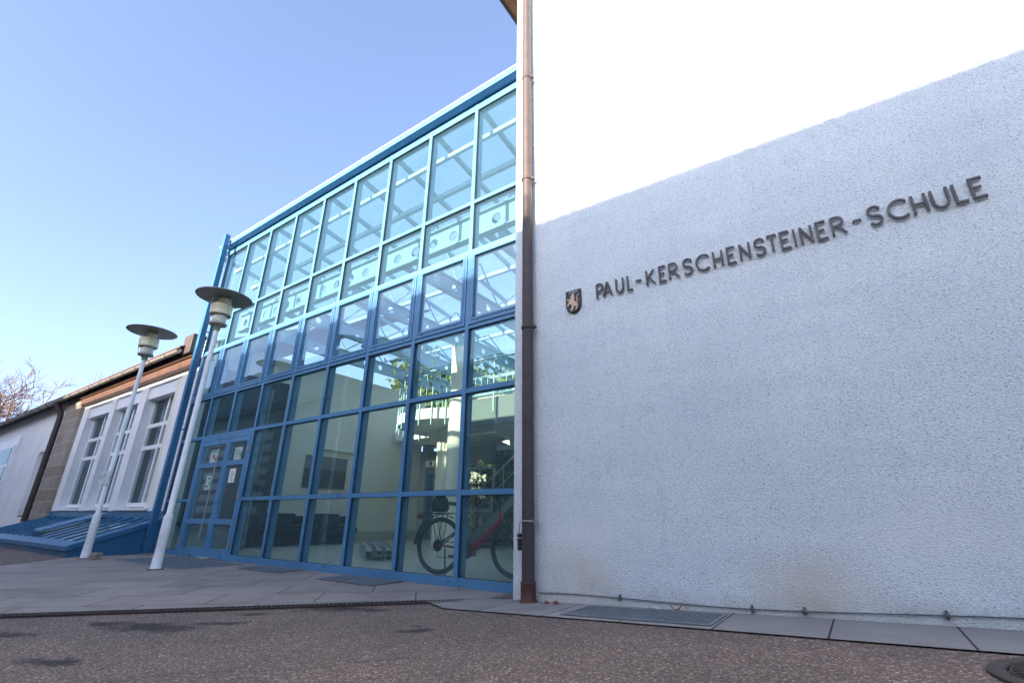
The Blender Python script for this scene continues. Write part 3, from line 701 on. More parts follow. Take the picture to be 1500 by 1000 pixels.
# stairs rising to the right, further flight behind the gallery
st = MB(); n = 15
for k in range(n):
    x = -8.6+.26*k; z = .19*(k+1); st.box(x, x+.30, 10.2, 11.5, z-.05, z)
st.prism([(-8.75, 10.16, 0.02), (-8.45, 10.16, .02), (-4.7, 10.16, 2.72), (-4.7, 10.16, 2.98)], (0, .04, 0)); st.prism([(-8.75, 11.5, 0.02), (-8.45, 11.5, .02), (-4.7, 11.5, 2.72), (-4.7, 11.5, 2.98)], (0, .04, 0))
stp = st.build("staircase", "shaded_grey", hall)
MB().prism([(-8.0, 10.9, 2.78), (-7.1, 10.9, 2.78), (-5.6, 10.9, 2.0), (-5.6, 10.9, 1.75)], (0, .05, 0)).build("stringer", "ceil", stp)
hr = MB(); hr.tube([(-8.7, 10.1, .95), (-4.7, 10.1, 3.86)], .025, 8); hr.tube([(-8.7, 10.1, .55), (-4.7, 10.1, 3.46)], .012, 6)
for k in range(12): x = -8.65+.34*k; hr.tube([(x, 10.1, .05+.728*(x+8.7)), (x, 10.1, .95+.728*(x+8.7))], .012, 6)
hr.build("handrail", "metal", stp)
st = MB()
for k in range(14):
    x = -8.3+.27*k; z = ZG1+.17*(k+1); st.box(x, x+.30, 12.2, 13.3, z-.05, z)
st.prism([(-8.4, 12.16, ZG1), (-8.1, 12.16, ZG1), (-4.5, 12.16, ZG1+2.25), (-4.5, 12.16, ZG1+2.5)], (0, .05, 0))
up = st.build("upper_staircase", "steel", hall)
hr = MB(); hr.tube([(-8.4, 12.1, ZG1+.95), (-4.5, 12.1, ZG1+3.4)], .022, 8); hr.tube([(-8.4, 12.1, ZG1+.6), (-4.5, 12.1, ZG1+3.05)], .012, 6)
for k in range(14): x = -8.35+.28*k; hr.tube([(x, 12.1, ZG1+.1+.628*(x+8.4)), (x, 12.1, ZG1+.95+.628*(x+8.4))], .010, 6)
hr.build("handrail", "rail", up)
# columns
for (x, y, r_, zt_) in ((-9.66, 10.45, .26, ZG0), (-8.35, 9.4, .22, 5.2)):
    MB().lathe((x, y, .012), [(r_, 0), (r_, zt_-.012)], 32).build("column", "cream", hall)
MB().prism([(-9.5, 10.3, 2.25), (-8.3, 9.55, 3.18), (-8.3, 9.55, 2.6), (-9.45, 10.3, 1.6)], (.06, .16, 0)).build("raking_strut", "ceil", hall)

# things inside the hall
pic = thing("picture_board", "wide dark brown picture board with grey upper half on the cream wall", "picture board", (-12.84, 8.7, 1.5))
MB().box(-12.86, -12.80, 8.02, 9.42, 1.50, 2.02).build("lower_field", "board", pic); MB().box(-12.86, -12.802, 8.02, 9.42, 2.021, 2.40).build("upper_field", "boardtop", pic)
tag(MB().box(-12.86, -12.74, 8.2, 9.65, 2.60, 2.63).build("wall_ledge", "ceil"), "thin pale ledge on the cream wall above the picture board", "ledge")
def sofa(y0, y1, label):
    o = thing("sofa", label, "sofa", (-12.45, (y0+y1)/2, .012), "black sofas along the cream side wall")
    MB().box(-12.82, -11.98, y0+.12, y1-.12, .04, .42).build("seat", "black", o, .04)
    MB().box(-12.83, -12.58, y0+.10, y1-.10, .42, .80).build("backrest", "black", o, .05)
    for a, b in ((y0, y0+.14), (y1-.14, y1)):
        m = MB(); m.box(-12.80, -11.96, a, b, .03, .30); ym = (a+b)/2
        m.tube([(-12.78, ym, .36), (-11.95, ym, .36)], .13, 14); m.tube([(-12.78, ym, .62), (-12.05, ym, .62)], .12, 14); m.build("armrest", "black", o, .02)
    return o
sofa(6.35, 7.95, "bulky black sofa against the cream wall nearer the door")
sofa(8.1, 9.35, "shorter black sofa below the picture board")
al = thing("rail_pile", "pile of grey aluminium rails lying on the hall floor", "rails", (-8.3, 7.2, .012))
A0, A1 = Vector((-6.95, 6.0)), Vector((-9.9, 8.2)); ad = (A1-A0).normalized(); an = Vector((-ad.y, ad.x))
for k in range(9):
    col, row = k % 3, k//3; p = A0+an*(col*.17-.17)+ad*(.08*((k*7) % 4)); q = p+ad*(3.0+.15*((k*5) % 3)); z = .055+row*.075
    m = MB(); m.bar((p.x, p.y, z-.03), (q.x, q.y, z-.03), .12, .008); 
    for s_ in (-.056, .056): m.bar((p.x+an.x*s_, p.y+an.y*s_, z), (q.x+an.x*s_, q.y+an.y*s_, z), .008, .066)
    m.build("rail", "alu", al)
sgn = thing("exit_sign", "small white pictogram sign above the inner doorway", "sign", (-12.3, 12.59, 2.4))
MB().box(-12.50, -12.16, 12.50, 12.60, 2.42, 2.64).build("plate", "white", sgn, .005); MB().box(-12.27, -12.19, 12.496, 12.4995, 2.46, 2.60).build("pictogram", "ink", sgn)
tag(MB().box(-12.55, -12.2, 12.35, 12.60, 2.95, 3.2).build("loudspeaker", "boardtop", None, .02), "grey box loudspeaker high on the wall over the pictogram sign", "loudspeaker")
hr_ = MB(); hr_.lathe((-12.70, 4.98, .72), [(.13, -.02), (.16, 0), (.13, .02), (.13, -.02)], 28, axis='y'); hr_.tube([(-12.85, 4.98, .72), (-12.57, 4.98, .72)], .012, 6)
tag(hr_.build("wall_ring", "rubber"), "black ring on the wall inside the pane left of the door", "ring")
cbx = thing("wall_cabinet", "pale green shallow cabinet on the side wall left of the doors", "cabinet", (-12.7, 5.6, 1.2)); MB().box(-12.84, -12.62, 5.2, 6.3, 1.15, 1.32).build("body", "panel", cbx, .01); MB().box(-12.84, -12.60, 5.18, 6.32, 1.321, 1.345).build("top", "white", cbx)

def plant(name, x, y, h, spread, n, mat, label, leafL=.35):
    o = thing(name, label, "plant", (x, y, .012)); rr = random.Random(int(abs(x)*991+abs(y)*37))
    MB().lathe((x, y, .012), [(.0, 0), (.20, 0), (.25, .42), (.235, .42), (.22, .38), (0, .38)], 20).build("pot", "pot", o)
    st_ = MB(); lf = MB()
    for k in range(n):
        a = rr.uniform(0, 6.28); tz = .4+(h-.4)*rr.random()**.7; rad = spread*rr.random()**.6*(.4+.6*tz/h)
        b = Vector((x+rad*math.cos(a), y+rad*math.sin(a), tz))
        if k % 6 == 0: st_.tube([(x, y, .35), (x+rad*.3*math.cos(a), y+rad*.3*math.sin(a), tz*.6), b], .012, 5)
        for q in range(4):
            aa = a+rr.uniform(-1.5, 1.5); d = Vector((math.cos(aa), math.sin(aa), rr.uniform(-.6, .8))).normalized(); Lf = leafL*rr.uniform(.5, 1.1)
            sd = d.cross(Vector((0, 0, 1))).normalized()*Lf*.16; tip = b+d*Lf; tip.z -= Lf*.25; mid = b+d*Lf*.5
            lf.add([b, mid+sd, tip, mid-sd], [(0, 1, 2, 3)])
    st_.build("stem", "bark", o); lf.build("foliage", mat, o)
    return o
plant("potted_plant", -8.75, 12.1, 2.5, .8, 70, "leaf2", "tall green potted plant with arching leaves under the gallery")
plant("potted_plant", -9.55, 11.9, 2.35, .5, 50, "redleaf", "reddish leaved potted plant beside the round column", .28)
plant("potted_plant", -7.9, 11.9, 2.2, .9, 80, "leaf", "broad dark green potted plant behind the stair handrail", .4)
plant("potted_plant", -9.0, 13.1, 2.9, .7, 60, "leaf", "darkest tall plant standing at the rear wall behind the others", .3)

# ------------------------------------------------------------------ bicycle
def bicycle(loc, ang):
    o = thing("bicycle", "red and black bicycle with rear rack parked behind the glass", "bicycle", (0, 0, 0))
    RW, WBs = .365, 1.12
    def wheel(x):
        w = MB(); w.lathe((x, 0, RW), [(RW*.0+.325+.028*math.cos(t), .028*math.sin(t)) for t in [2*math.pi*k/10 for k in range(11)]], 48, axis='y')
        tyre = w.build("wheel", "rubber", o)
        MB().lathe((x, 0, RW), [(.300, -.013), (.306, -.015), (.306, .015), (.300, .013), (.290, 0), (.300, -.013)], 48, axis='y').build("rim", "blackmetal", tyre)
        s_ = MB()
        for k in range(28):
            a = 2*math.pi*k/28; sy = .03 if k % 2 else -.03; s_.tube([(x+.02*math.cos(a+.9), sy, RW+.02*math.sin(a+.9)), (x+.298*math.cos(a), 0, RW+.298*math.sin(a))], .0016, 4, cap=False)
        s_.build("spokes", "metal", tyre); MB().lathe((x, 0, RW), [(0, -.05), (.03, -.045), (.022, 0), (.03, .045), (0, .05)], 16, axis='y').build("hub", "blackmetal", tyre)
    wheel(0); wheel(WBs)
    BB = (.46, 0, .31); HT = (.88, 0, .80); HB = (.92, 0, .65); ST = (.29, 0, .72)
    f = MB(); f.tube([(HB[0]-.01, 0, .70), (.74, 0, .53), BB], .046, 12); f.tube([BB, ST], .02, 10); f.tube([HB, HT], .027, 12)
    for sy in (-.06, .06): f.tube([(0, sy, RW), (.3, sy*.8, .34), BB], .012, 8); 
    f.box(.38, .54, -.05, .05, .25, .38); f.build("frame", "redbike", o)
    b = MB()
    for sy in (-.06, .06): b.tube([(0, sy, RW), (.345, sy*.3, .60)], .010, 8)
    b.build("seat_stay", "blackmetal", o)
    fk = MB(); 
    for sy in (-.055, .055): fk.tube([HB, (.945, sy, .70), (WBs, sy, RW)], .02, 8)
    fk.build("fork", "blackmetal", o)
    h = MB(); h.tube([HT, (.87, 0, .95), (.93, 0, 1.0)], .016, 8); h.tube([(.86, -.32, 1.0), (.95, -.15, 1.0), (.97, 0, 1.0), (.95, .15, 1.0), (.86, .32, 1.0)], .013, 8)
    h.tube([(.86, -.32, 1.0), (.80, -.34, .995)], .018, 8); h.tube([(.86, .32, 1.0), (.80, .34, .995)], .018, 8); h.build("handlebar", "blackmetal", o)
    s_ = MB(); s_.tube([ST, (.25, 0, .86)], .013, 8); s_.build("seat_post", "blackmetal", o)
    sd = MB(); sd.prism([(.12, -.075, .87), (.16, -.085, .865), (.30, -.035, .86), (.40, -.018, .86), (.40, .018, .86), (.30, .035, .86), (.16, .085, .865), (.12, .075, .87)], (0, 0, .045)); sd.build("saddle", "rubber", o, .015)
    rk = MB()
    for sy in (-.06, .06): rk.tube([(-.33, sy, .765), (.22, sy, .765)], .007, 6); rk.tube([(0, sy, RW), (-.12, sy, .76)], .006, 6); rk.tube([(0, sy, RW), (.06, sy, .76)], .006, 6)
    for x in (-.33, -.15, 0, .15): rk.tube([(x, -.06, .765), (x, .06, .765)], .006, 6)
    rk.build("rear_rack", "blackmetal", o)
    MB().box(-.36, -.33, -.05, .05, .69, .75).build("rear_light", "redbike", o)
    mg = MB(); pr = [R(60+120*k/18) for k in range(19)]
    V = []; 
    for a in pr:
        for sy in (-.035, .035): V.append((.385*math.cos(a), sy, RW+.385*math.sin(a)))
        for sy in (.035, -.035): V.append((.390*math.cos(a), sy, RW+.390*math.sin(a)))
    mg.add(V, [(4*i+a, 4*i+(a+1) % 4, 4*i+4+(a+1) % 4, 4*i+4+a) for i in range(18) for a in range(4)]); mg.build("mudguard", "blackmetal", o)
    ck = MB(); ck.lathe((BB[0], -.065, BB[2]), [(0, -.004), (.09, -.003), (.09, .003), (0, .004)], 24, axis='y'); ck.bar((BB[0], -.09, BB[2]), (BB[0]-.16, -.09, BB[2]-.06), .014, .02); ck.bar((BB[0], .09, BB[2]), (BB[0]+.16, .09, BB[2]+.06), .014, .02)
    ck.box(BB[0]-.21, BB[0]-.11, -.17, -.10, BB[2]-.075, BB[2]-.05); ck.box(BB[0]+.11, BB[0]+.21, .10, .17, BB[2]+.05, BB[2]+.075); ck.build("crank", "blackmetal", o)
    ch = MB(); ch.tube([(0, -.065, RW+.055), (BB[0], -.065, BB[2]+.09)], .005, 5); ch.tube([(0, -.065, RW-.055), (.03, -.065, RW-.14), (BB[0], -.065, BB[2]-.09)], .005, 5)
    ch.lathe((0, -.055, RW), [(0, -.012), (.03, -.012), (.075, .01), (0, .012)], 20, axis='y'); ch.build("chain", "blackmetal", o)
    MB().tube([(.12, -.05, .33), (.22, -.17, .02)], .011, 8).build("kickstand", "blackmetal", o)
    o.location = loc; o.rotation_euler = (R(-2), 0, ang)
    return o
bicycle((-4.70, 5.06, .012), R(10.5))
bag = thing("rack_bag", "rounded black bag strapped on the bicycle's rear rack", "bag", (-4.72, 5.06, .79))
mb = MB(); mb.lathe((-4.72, 5.06, .79), [(0, 0), (.10, .005), (.125, .05), (.12, .13), (.09, .19), (.05, .215), (0, .22)], 18); mb.build("body", "black", bag)
mb = MB(); mb.tube([(-4.72+.06*math.cos(a), 5.06, 1.0+.045*math.sin(a)) for a in [math.pi*k/10 for k in range(11)]], .008, 6); mb.build("carry_loop", "black", bag)

# ------------------------------------------------------------------ blue column and rain pipe at the left corner of the hall
pc = thing("steel_column", "tall slender blue square column standing before the hall's left corner", "column", (-11.63, 4.18, 0))
MB().box(-11.685, -11.575, 4.125, 4.235, 0, 7.27).build("shaft", "blue_dark", pc, .004)
for z in (2.45, 4.7, 6.75): MB().tube([(-11.63, 4.23, z), (-11.63, 4.43, z)], .014, 8).build("strut", "blue_dark", pc)
MB().box(-11.73, -11.53, 4.08, 4.28, .0055, .02).build("base_plate", "metal", pc)
rp = MB().tube([(-11.90, 4.31, .05), (-11.90, 4.31, 6.9), (-11.93, 4.40, 7.05)], .047, 16).build("rain_pipe", "steel", hall)
for z in (1.5, 2.6, 3.7, 5.2, 6.4): MB().lathe((-11.90, 4.31, z), [(.047, -.02), (.054, -.018), (.054, .018), (.047, .02)], 18).build("pipe_clamp", "blue_dark", rp)

# ------------------------------------------------------------------ street lamps
def lamp(bx, by):
    o = thing("street_lamp", "", "street lamp", (bx, by, .006), "white post lamps with flat disc shades")
    MB().lathe((bx, by, .006), [(.072, 0), (.072, .015), (.066, .02), (.062, .30), (.0625, .305), (.060, .70), (.046, .725), (.040, .73), (.036, 3.66)], 24).build("post", "post", o)
    MB().box(bx-.003, bx+.003, by-.067, by-.058, .18, .42).build("service_flap", "metal", o)
    MB().lathe((bx, by, 0), [(.036, 3.60), (.052, 3.62), (.056, 3.68), (.13, 3.70), (.135, 3.72), (.13, 3.735), (0, 3.735)], 28).build("collar", "shade", o)
    MB().lathe((bx, by, 0), [(.10, 3.737), (.108, 3.76), (.108, 3.90), (.10, 3.93), (.02, 3.94)], 28).build("lantern_glass", "lampglass", o)
    MB().lathe((bx, by, 0), [(.135, 3.875), (.162, 3.875), (.164, 3.89), (.158, 4.055), (.150, 4.06), (.13, 4.06), (.13, 3.875)], 32).build("diffuser_ring", "lampring", o)
    MB().lathe((bx, by, 0), [(0, 4.05), (.085, 4.05), (.10, 4.19), (.0, 4.2)], 24).build("gear_housing", "lampring", o)
    m = MB()
    for k in range(3):
        a = R(20+120*k); m.tube([(bx+.125*math.cos(a), by+.125*math.sin(a), 3.73), (bx+.168*math.cos(a), by+.168*math.sin(a), 4.0), (bx+.16*math.cos(a), by+.16*math.sin(a), 4.215)], .006, 6)
    m.build("stay_rod", "metal", o)
    MB().lathe((bx, by, .006), [(.070, .0005), (.098, .001), (.098, .009), (.0735, .012)], 24, smooth=False).build("contact_ring", "iron", o)  # dark ring added for the dark contact at the post foot
    MB().lathe((bx, by, 0), [(0, 4.205), (.30, 4.205), (.425, 4.198), (.432, 4.204), (.428, 4.212), (.25, 4.245), (0, 4.262)], 48).build("shade", "shade", o)
    return o
l1 = lamp(-8.29, 3.15)
l1['label'] = "lamp post nearest the blue double door, its disc shade overlapping the glass front"
l1.rotation_euler = (0, R(1.0), 0)
l2 = copy_tree(l1); l2.location = (-11.16, 3.12, .006); l2.rotation_euler = (0, R(.2), 0)
l2['label'] = "lamp post with a white notice plate, standing before the blue skylight box"
pl = thing("notice_plate", "small white notice plate fixed across the pole of a lamp", "sign", (-11.15, 3.07, 1.3))
MB().box(-11.40, -10.94, 3.06, 3.066, 1.235, 1.455).build("plate", "paper", pl)
mb = MB()
for r_, (a, b) in enumerate(((.42, .62), (.30, .74), (.30, .66), (.30, .46), (.55, .76), (.50, .74))): mb.box(-11.40+.46*a, -11.40+.46*b, 3.0575, 3.0596, 1.415-.030*r_, 1.421-.030*r_)
mb.build("print", "ink", pl); MB().box(-11.355, -11.325, 3.0575, 3.0596, 1.33, 1.40).build("pictogram", "ink", pl)
mb = MB().lathe((-11.155, 3.12, 1.35), [(.045, -.01), (.048, 0), (.045, .01)], 20); mb.bar((-11.155, 3.07, 1.35), (-11.155, 3.12, 1.35), .02, .02); mb.build("clamp", "metal", pl)
# stones at the foot of that lamp
st = thing("loose_brick", "two stacked broken beige brick pieces at the foot of the left lamp", "brick", (-10.9, 3.2, .006))
MB().box(-11.02, -10.80, 3.13, 3.24, .007, .06).build("lower_piece", "pebble", st, .006); MB().obox((-10.88, 3.19, .085), (.09, .02, 0), (-.012, .05, 0), (0, 0, .022)).build("upper_piece", "pebble", st, .006)

# ------------------------------------------------------------------ old wing at the left
YV = 4.43
wing = thing("school_wing", "low white school wing with three tall windows left of the glass hall", "building", (-16, YV, 0))
WINS = [(-19.42, -17.42), (-17.05, -15.25), (-14.80, -12.83)]
ZS, ZH = .86, 3.87
mb = MB(); XR, XL = -11.99, -19.95
xs_ = [XR]+[v for w_ in WINS[::-1] for v in (w_[1], w_[0])]+[XL]
for a, b in zip(xs_[0::2], xs_[1::2]): mb.box(b, a, YV, YV+.30, 0, 4.62)
for (a, b) in WINS: mb.box(a, b, YV+.0005, YV+.2995, 0, ZS); mb.box(a, b, YV+.0005, YV+.2995, ZH, 4.5)
mb.build("wall", "render", wing)
MB().box(XL, XR, YV-.012, YV-.002, .55, .80).build("flashing", "blue_dark", wing)
for (a, b) in WINS:
    m = (a+b)/2; yf = YV+.20; w = MB(); z0, z1 = ZS+.03, 3.55; fw = .06
    w.box(a+.01, b-.01, yf, yf+.06, z0, z0+.10)
    for x in (a+.01, b-.01-fw): w.box(x, x+fw, yf, yf+.06, z0+.10, z1)
    w.box(m-.045, m+.045, yf-.004, yf+.056, z0+.10, z1)
    for z in (2.30, 2.86): w.box(a+.01+fw, m-.045, yf-.002, yf+.058, z-.05, z+.05); w.box(m+.045, b-.01-fw, yf-.002, yf+.058, z-.05, z+.05)
    wf = w.build("window", "white", wing, .004)
    for (p, q) in ((a+.01+fw, m-.045), (m+.045, b-.01-fw)):
        for (za, zb) in ((z0+.10, 2.25), (2.35, 2.81), (2.91, z1)): MB().box(p-.005, q+.005, yf+.025, yf+.031, za-.005, zb+.005).build("pane", "clear", wf)
    MB().box(a+.002, b-.002, YV+.05, YV+.27, 3.55, ZH-.002).build("shutter_box", "white", wf, .005)
    MB().box(a-.05, b+.05, YV-.07, YV+.22, ZS-.045, ZS+.005).build("sill", "white", wf, .004)
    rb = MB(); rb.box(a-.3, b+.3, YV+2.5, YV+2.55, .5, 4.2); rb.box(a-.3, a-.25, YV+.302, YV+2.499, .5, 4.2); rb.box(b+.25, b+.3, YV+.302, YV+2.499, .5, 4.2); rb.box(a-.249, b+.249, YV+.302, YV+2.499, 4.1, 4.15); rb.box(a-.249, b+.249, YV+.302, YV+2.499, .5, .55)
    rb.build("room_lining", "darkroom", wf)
    c = MB(); n = 60; xs2 = [a+.05+(b-a-.1)*k/n for k in range(n+1)]
    V = [(x, YV+.42+.03*math.sin(k*1.9)+.015*math.sin(k*.7), z) for k, x in enumerate(xs2) for z in (.9, 3.8)]
    F = [(2*k, 2*k+2, 2*k+3, 2*k+1) for k in range(n) if (k*7//n) not in (4,)]
    c.add(V, F); c.build("curtain", "curtain", wf)
MB().box(-21.6, -19.951, YV-.10, YV+.3, 0, 4.42).build("pilaster", "stone", wing)
MB().box(XL+.02, XR, YV-.15, YV, 3.99, 4.19).build("copper_fascia", "copper", wing, .02)
MB().box(XL+.02, XR, YV-.20, YV-.05, 4.191, 4.215).build("copper_lip", "copper", wing, .004)
def eave(x0, x1, par):
    MB().prism([(x0, 4.10, 4.33), (x0, YV+.4, 4.56), (x0, YV+.4, 4.62), (x0, 4.10, 4.39)], (x1-x0, 0, 0)).build("soffit", "dark", par)
    MB().prism([(x0, 4.06, 4.395), (x0, 12, 8.3), (x0, 12, 8.4), (x0, 4.06, 4.44)], (x1-x0, 0, 0)).build("roof", "rust", par)
    gt = MB(); N = 10; V = []
    for x in (x0, x1):
        for k in range(N+1): a = math.pi+math.pi*k/N; V.append((x, 4.06+.06*math.cos(a), 4.33+.06*math.sin(a)))
    gt.add(V, [(k, k+1, N+2+k, N+1+k) for k in range(N)], True)
    V2 = [(x, 4.06+(y-4.06)*.93, 4.33+(z-4.33)*.93) for x, y, z in V]; gt.add(V2, [(k+1, k, N+1+k, N+2+k) for k in range(N)], True)
    gt.add([V[0], V[N], V2[N], V2[0]], [(0, 1, 2, 3)])
    for x in (x0, x1): gt.prism([(x, 4.06+.06*math.cos(math.pi+math.pi*k/N), 4.33+.06*math.sin(math.pi+math.pi*k/N)) for k in range(N+1)], (.006, 0, 0))
    gu = gt.build("gutter", "zinc", par); x = x0+.5; m = MB()
    while x < x1:
        m.tube([(x, 4.06+.066*math.cos(a), 4.33+.066*math.sin(a)) for a in [math.pi+math.pi*k/8 for k in range(9)]], .008, 5); x += .9
    m.build("gutter_bracket", "brown", gu)
eave(-36, -12.35, wing)
MB().box(-12.48, -12.02, 4.16, 4.5, 4.26, 4.72).build("roof_end_flashing", "brown", wing)
# far section
far = MB(); ND0, ND1 = -23.75, -22.62
far.box(-40, ND0, YV, YV+.4, 0, 4.5); far.box(ND1, -21.601, YV, YV+.4, 0, 4.5); far.box(ND0, ND1, YV+.0005, YV+.3995, 2.78, 4.5); far.box(ND0, ND1, YV+.0005, YV+.3995, 0, .62); far.box(ND0, ND1, YV+.30, YV+.399, .62, 2.78)
far.build("far_wall", "render", wing)
MB().box(ND0, ND1, YV+.02, YV+.29, .62, .66).build("niche_sill", "dark", wing)
MB().box(-33, -26.95, YV-.10, YV-.001, 0.3, 3.62).build("bay", "white", wing)
bwf = MB(); bwf.box(-33, -27.2, YV-.15, YV-.101, 1.0, 3.3); bw_ = bwf.build("bay_window", "white", wing)
for z0 in (1.1, 1.84, 2.58):
    for k in range(2): MB().box(-32.9+2.85*k, -30.2+2.85*k, YV-.165, YV-.153, z0, z0+.62).build("pane", "sheer", bw_)
    MB().box(-32.9, -27.35, YV-.1516, YV-.1506, z0, z0+.62).build("dark_backing", "darkroom", bw_)  # dark sheet backing the panes so the window reads dark
dpp = MB().tube([(-21.76, 4.06, 4.30), (-21.76, 4.10, 4.18), (-21.76, 4.24, 3.98), (-21.76, 4.27, 3.8), (-21.76, 4.27, .1)], .085, 14).build("downpipe", "brown", wing)
for z in (.9, 2.4): MB().lathe((-21.76, 4.27, z), [(.085, -.02), (.094, -.018), (.094, .018), (.085, .02)], 16).build("pipe_clamp", "brown", dpp)

# blue skylight box
bx0, bx1, yf, yb = -20.4, -11.73, 3.02, YV-.014
sk = thing("skylight_box", "low blue sheet metal skylight box with sloping glazing below the windows", "skylight", (-16, yf, 0))
mb = MB(); mb.prism([(bx0, yf, 0), (bx0, yb, 0), (bx0, yb, .62), (bx0, yf, .17)][::-1], (.05, 0, 0)); mb.prism([(bx1-.05, yf, 0), (bx1-.05, yb, 0), (bx1-.05, yb, .62), (bx1-.05, yf, .17)][::-1], (.05, 0, 0))
mb.box(bx0+.05, bx1-.05, yf+.0005, yf+.05, 0, .165); mb.build("upstand", "blue_dark", sk)
def sz(y): return .20+.46*(y-yf)/(yb-yf)
rim = MB()
for k in range(15):
    a = bx0-.03+(bx1-bx0+.06)*k/15; b = bx0-.03+(bx1-bx0+.06)*(k+1)/15-.004
    rim.prism([(a, yf-.05, sz(yf-.05)-.085), (a, yf-.05, sz(yf-.05)), (a, yf+.16, sz(yf+.16)), (a, yf+.16, sz(yf+.16)-.03), (a, yf-.02, sz(yf)-.06), (a, yf-.02, sz(yf)-.085)], (b-a, 0, 0))
rim.prism([(bx1-.12, yf+.161, sz(yf+.161)-.05), (bx1+.035, yf-.051, sz(yf-.051)-.085), (bx1+.035, yb, sz(yb)-.085), (bx1-.12, yb, sz(yb)-.05)], (0, 0, .095))
rim.build("coping", "blue_dark", sk, .006)
gb = MB(); n = 15
for k in range(1, n):
    x = bx0+(bx1-bx0)*k/n; gb.prism([(x-.02, yf+.16, sz(yf+.16)-.02), (x+.02, yf+.16, sz(yf+.16)-.02), (x+.02, yb, sz(yb)-.02), (x-.02, yb, sz(yb)-.02)], (0, 0, .035))
gb.build("glazing_bar", "blue_dark", sk)
for k in range(n):
    a = bx0+(bx1-bx0)*k/n+.03; b = bx0+(bx1-bx0)*(k+1)/n-.03
    MB().prism([(a, yf+.16, sz(yf+.16)-.02), (b, yf+.16, sz(yf+.16)-.02), (b, yb, sz(yb)-.02), (a, yb, sz(yb)-.02)], (0, 0, .012)).build("pane", "clear", sk)
MB().box(bx0+.06, bx1-.06, yf+.06, yb, .02, .05).build("shaft_floor", "panel", sk)
xo0 = -15.3; MB().prism([(xo0, yf+.2, sz(yf+.2)+.09), (xo0+.62, yf+.2, sz(yf+.2)+.09), (xo0+.62, yb-.1, sz(yb-.1)+.09), (xo0, yb-.1, sz(yb-.1)+.09)], (0, 0, .05)).build("raised_vent", "blue", sk, .006)

# ------------------------------------------------------------------ building opposite (seen in the panes, throws the shadow)
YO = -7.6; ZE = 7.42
ob = thing("opposite_building", "cream building with dark hipped roof mirrored in the glass front", "building", (-20, YO-5, 0))
XK = -6.5
def ze(x): return ZE-.021*max(0, x-XK)
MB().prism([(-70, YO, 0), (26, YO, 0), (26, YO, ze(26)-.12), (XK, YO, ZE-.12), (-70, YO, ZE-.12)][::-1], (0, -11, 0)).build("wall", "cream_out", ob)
mb = MB(); XH = -21.0; rh = 6.2; ri = 6.0
mb.add([(-70, YO+.35, ZE), (XH, YO+.35, ZE), (XH, YO-11.3, ZE), (-70, YO-11.3, ZE), (-70, YO-5.5, ZE+rh), (XH-ri, YO-5.5, ZE+rh)], [(0, 1, 5, 4), (1, 2, 5), (2, 3, 4, 5), (0, 4, 3), (3, 2, 1, 0)]); orf = mb.build("hipped_roof", "roof", ob)
MB().prism([(XH+.001, YO+.35, ZE-.10), (XK, YO+.35, ZE-.10), (26.3, YO+.35, ze(26.3)-.10), (26.3, YO+.35, ze(26.3)+.06), (XK, YO+.35, ZE+.06), (XH+.001, YO+.35, ZE+.06)][::-1], (0, -11.6, 0)).build("flat_roof", "roof", ob)
mb = MB(); mb.prism([(-70, YO+.351, ZE-.09), (XK, YO+.351, ZE-.09), (26.3, YO+.351, ze(26.3)-.09), (26.3, YO+.351, ze(26.3)+.03), (XK, YO+.351, ZE+.03), (-70, YO+.351, ZE+.03)][::-1], (0, .12, 0)); gu = mb.build("gutter", "brown", ob)
mb = MB(); x = -69.8
while x < 26: mb.box(x, x+.025, YO+.36, YO+.45, ze(x)+.02, ze(x)+.10); x += .16
for zz in (.14, .27): mb.tube([(-69.8, YO+.40, ZE+zz), (XK, YO+.40, ZE+zz), (26, YO+.40, ze(26)+zz)], .03, 6)
x = -69.8
while x < 26: mb.box(x, x+.03, YO+.38, YO+.43, ze(x)+.03, ze(x)+.28); x += 1.2
mb.build("snow_guard", "brown", ob)
for xx in (-60, -49, -38.5, -33.0, -14, -6, 4, 13):
    f = MB()
    for r_ in range(8): f.box(xx, xx+2.6, YO+.001, YO+.06, .9+.75*r_, 1.35+.75*r_)
    if xx in (-38.5, -33.0): f.build("louvre_panel", "panel", ob)
    else:
        f2 = MB().box(xx, xx+1.6, YO+.001, YO+.05, 1.0, 2.8); f2.box(xx, xx+1.6, YO+.001, YO+.05, 4.2, 6.0); wf = f2.build("window", "white", ob)
        MB().box(xx+.1, xx+1.5, YO+.051, YO+.06, 1.1, 2.7).box(xx+.1, xx+1.5, YO+.051, YO+.06, 4.3, 5.9).build("pane", "darkroom", wf)

ob.rotation_euler = (0, 0, R(-0.3)); ob.location.y += 17.5*math.sin(R(0.3))     # not quite parallel to the hall

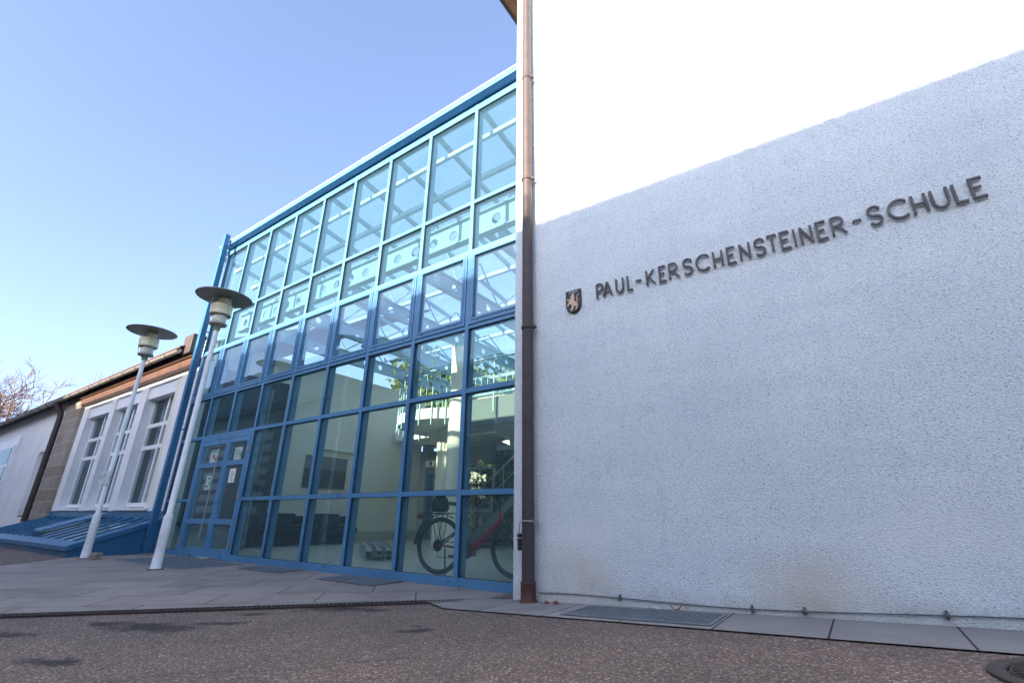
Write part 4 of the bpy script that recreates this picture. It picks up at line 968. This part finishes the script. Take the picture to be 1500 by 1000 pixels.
# ------------------------------------------------------------------ trees
def tree(name, base, h, label, leafy, seed, spread=.55, mats=("bark", "leaf"), nl=9000, ls=.28, depth=5, twigr=.012):
    rr = random.Random(seed); o = thing(name, label, "tree", base); tr = MB(); cw = MB(); tips = []
    def grow(p, d, L, r, lev):
        n = 4; pts = [p]; q = p; dd = d
        for k in range(n):
            dd = (dd+Vector((rr.uniform(-.14, .14), rr.uniform(-.14, .14), rr.uniform(-.05, .12)))).normalized(); q = q+dd*L/n; pts.append(q)
        (tr if lev < 2 else cw if not leafy else tr).tube(pts, r, 6 if lev < 2 else 4, r*.62, cap=False)
        if lev >= 2: tips.append((pts[-1], dd)); tips.append((pts[2], dd))
        if lev < depth:
            for k in range(3 if lev else 5):
                a = rr.uniform(0, 6.28); ax = dd.orthogonal().normalized(); ax.rotate(Matrix.Rotation(a, 3, dd))
                nd = (dd*rr.uniform(.55, .95)+ax*rr.uniform(.45, .95)*spread*1.6).normalized()
                grow(pts[rr.choice((2, 3, 4))], nd, L*rr.uniform(.58, .80), max(twigr, r*.55), lev+1)
    grow(Vector(base), Vector((0, 0, 1)), h*.36, h*.022, 0)
    if leafy:
        for _ in range(nl):
            p, d = rr.choice(tips); p = p+Vector((rr.gauss(0, .45), rr.gauss(0, .45), rr.gauss(0, .38)))*(h/10)
            a = Vector((rr.gauss(0, 1), rr.gauss(0, 1), rr.gauss(0, 1))).normalized()*ls*rr.uniform(.5, 1.2); b = a.orthogonal().normalized(); b.rotate(Matrix.Rotation(rr.uniform(0, 6.28), 3, a.normalized())); b *= a.length*.6
            cw.add([p-a, p+b, p+a, p-b], [(0, 1, 2, 3)])
    tr.build("trunk", mats[0], o); cw.build("crown", mats[1], o)
    return o
tree("bare_tree", (-70, 7.0, 0), 19, "bare reddish brown tree behind the left end of the wing", False, 5, .62, ("bark", "twig"), depth=6, twigr=.02)
tree("leafy_tree", (-17.5, 23, 0), 11, "green leafy tree seen through the hall's rear windows", True, 11, .5)
tree("leafy_tree", (-21.5, 26, 0), 12.5, "taller leafy tree further back behind the glass hall", True, 23, .5)
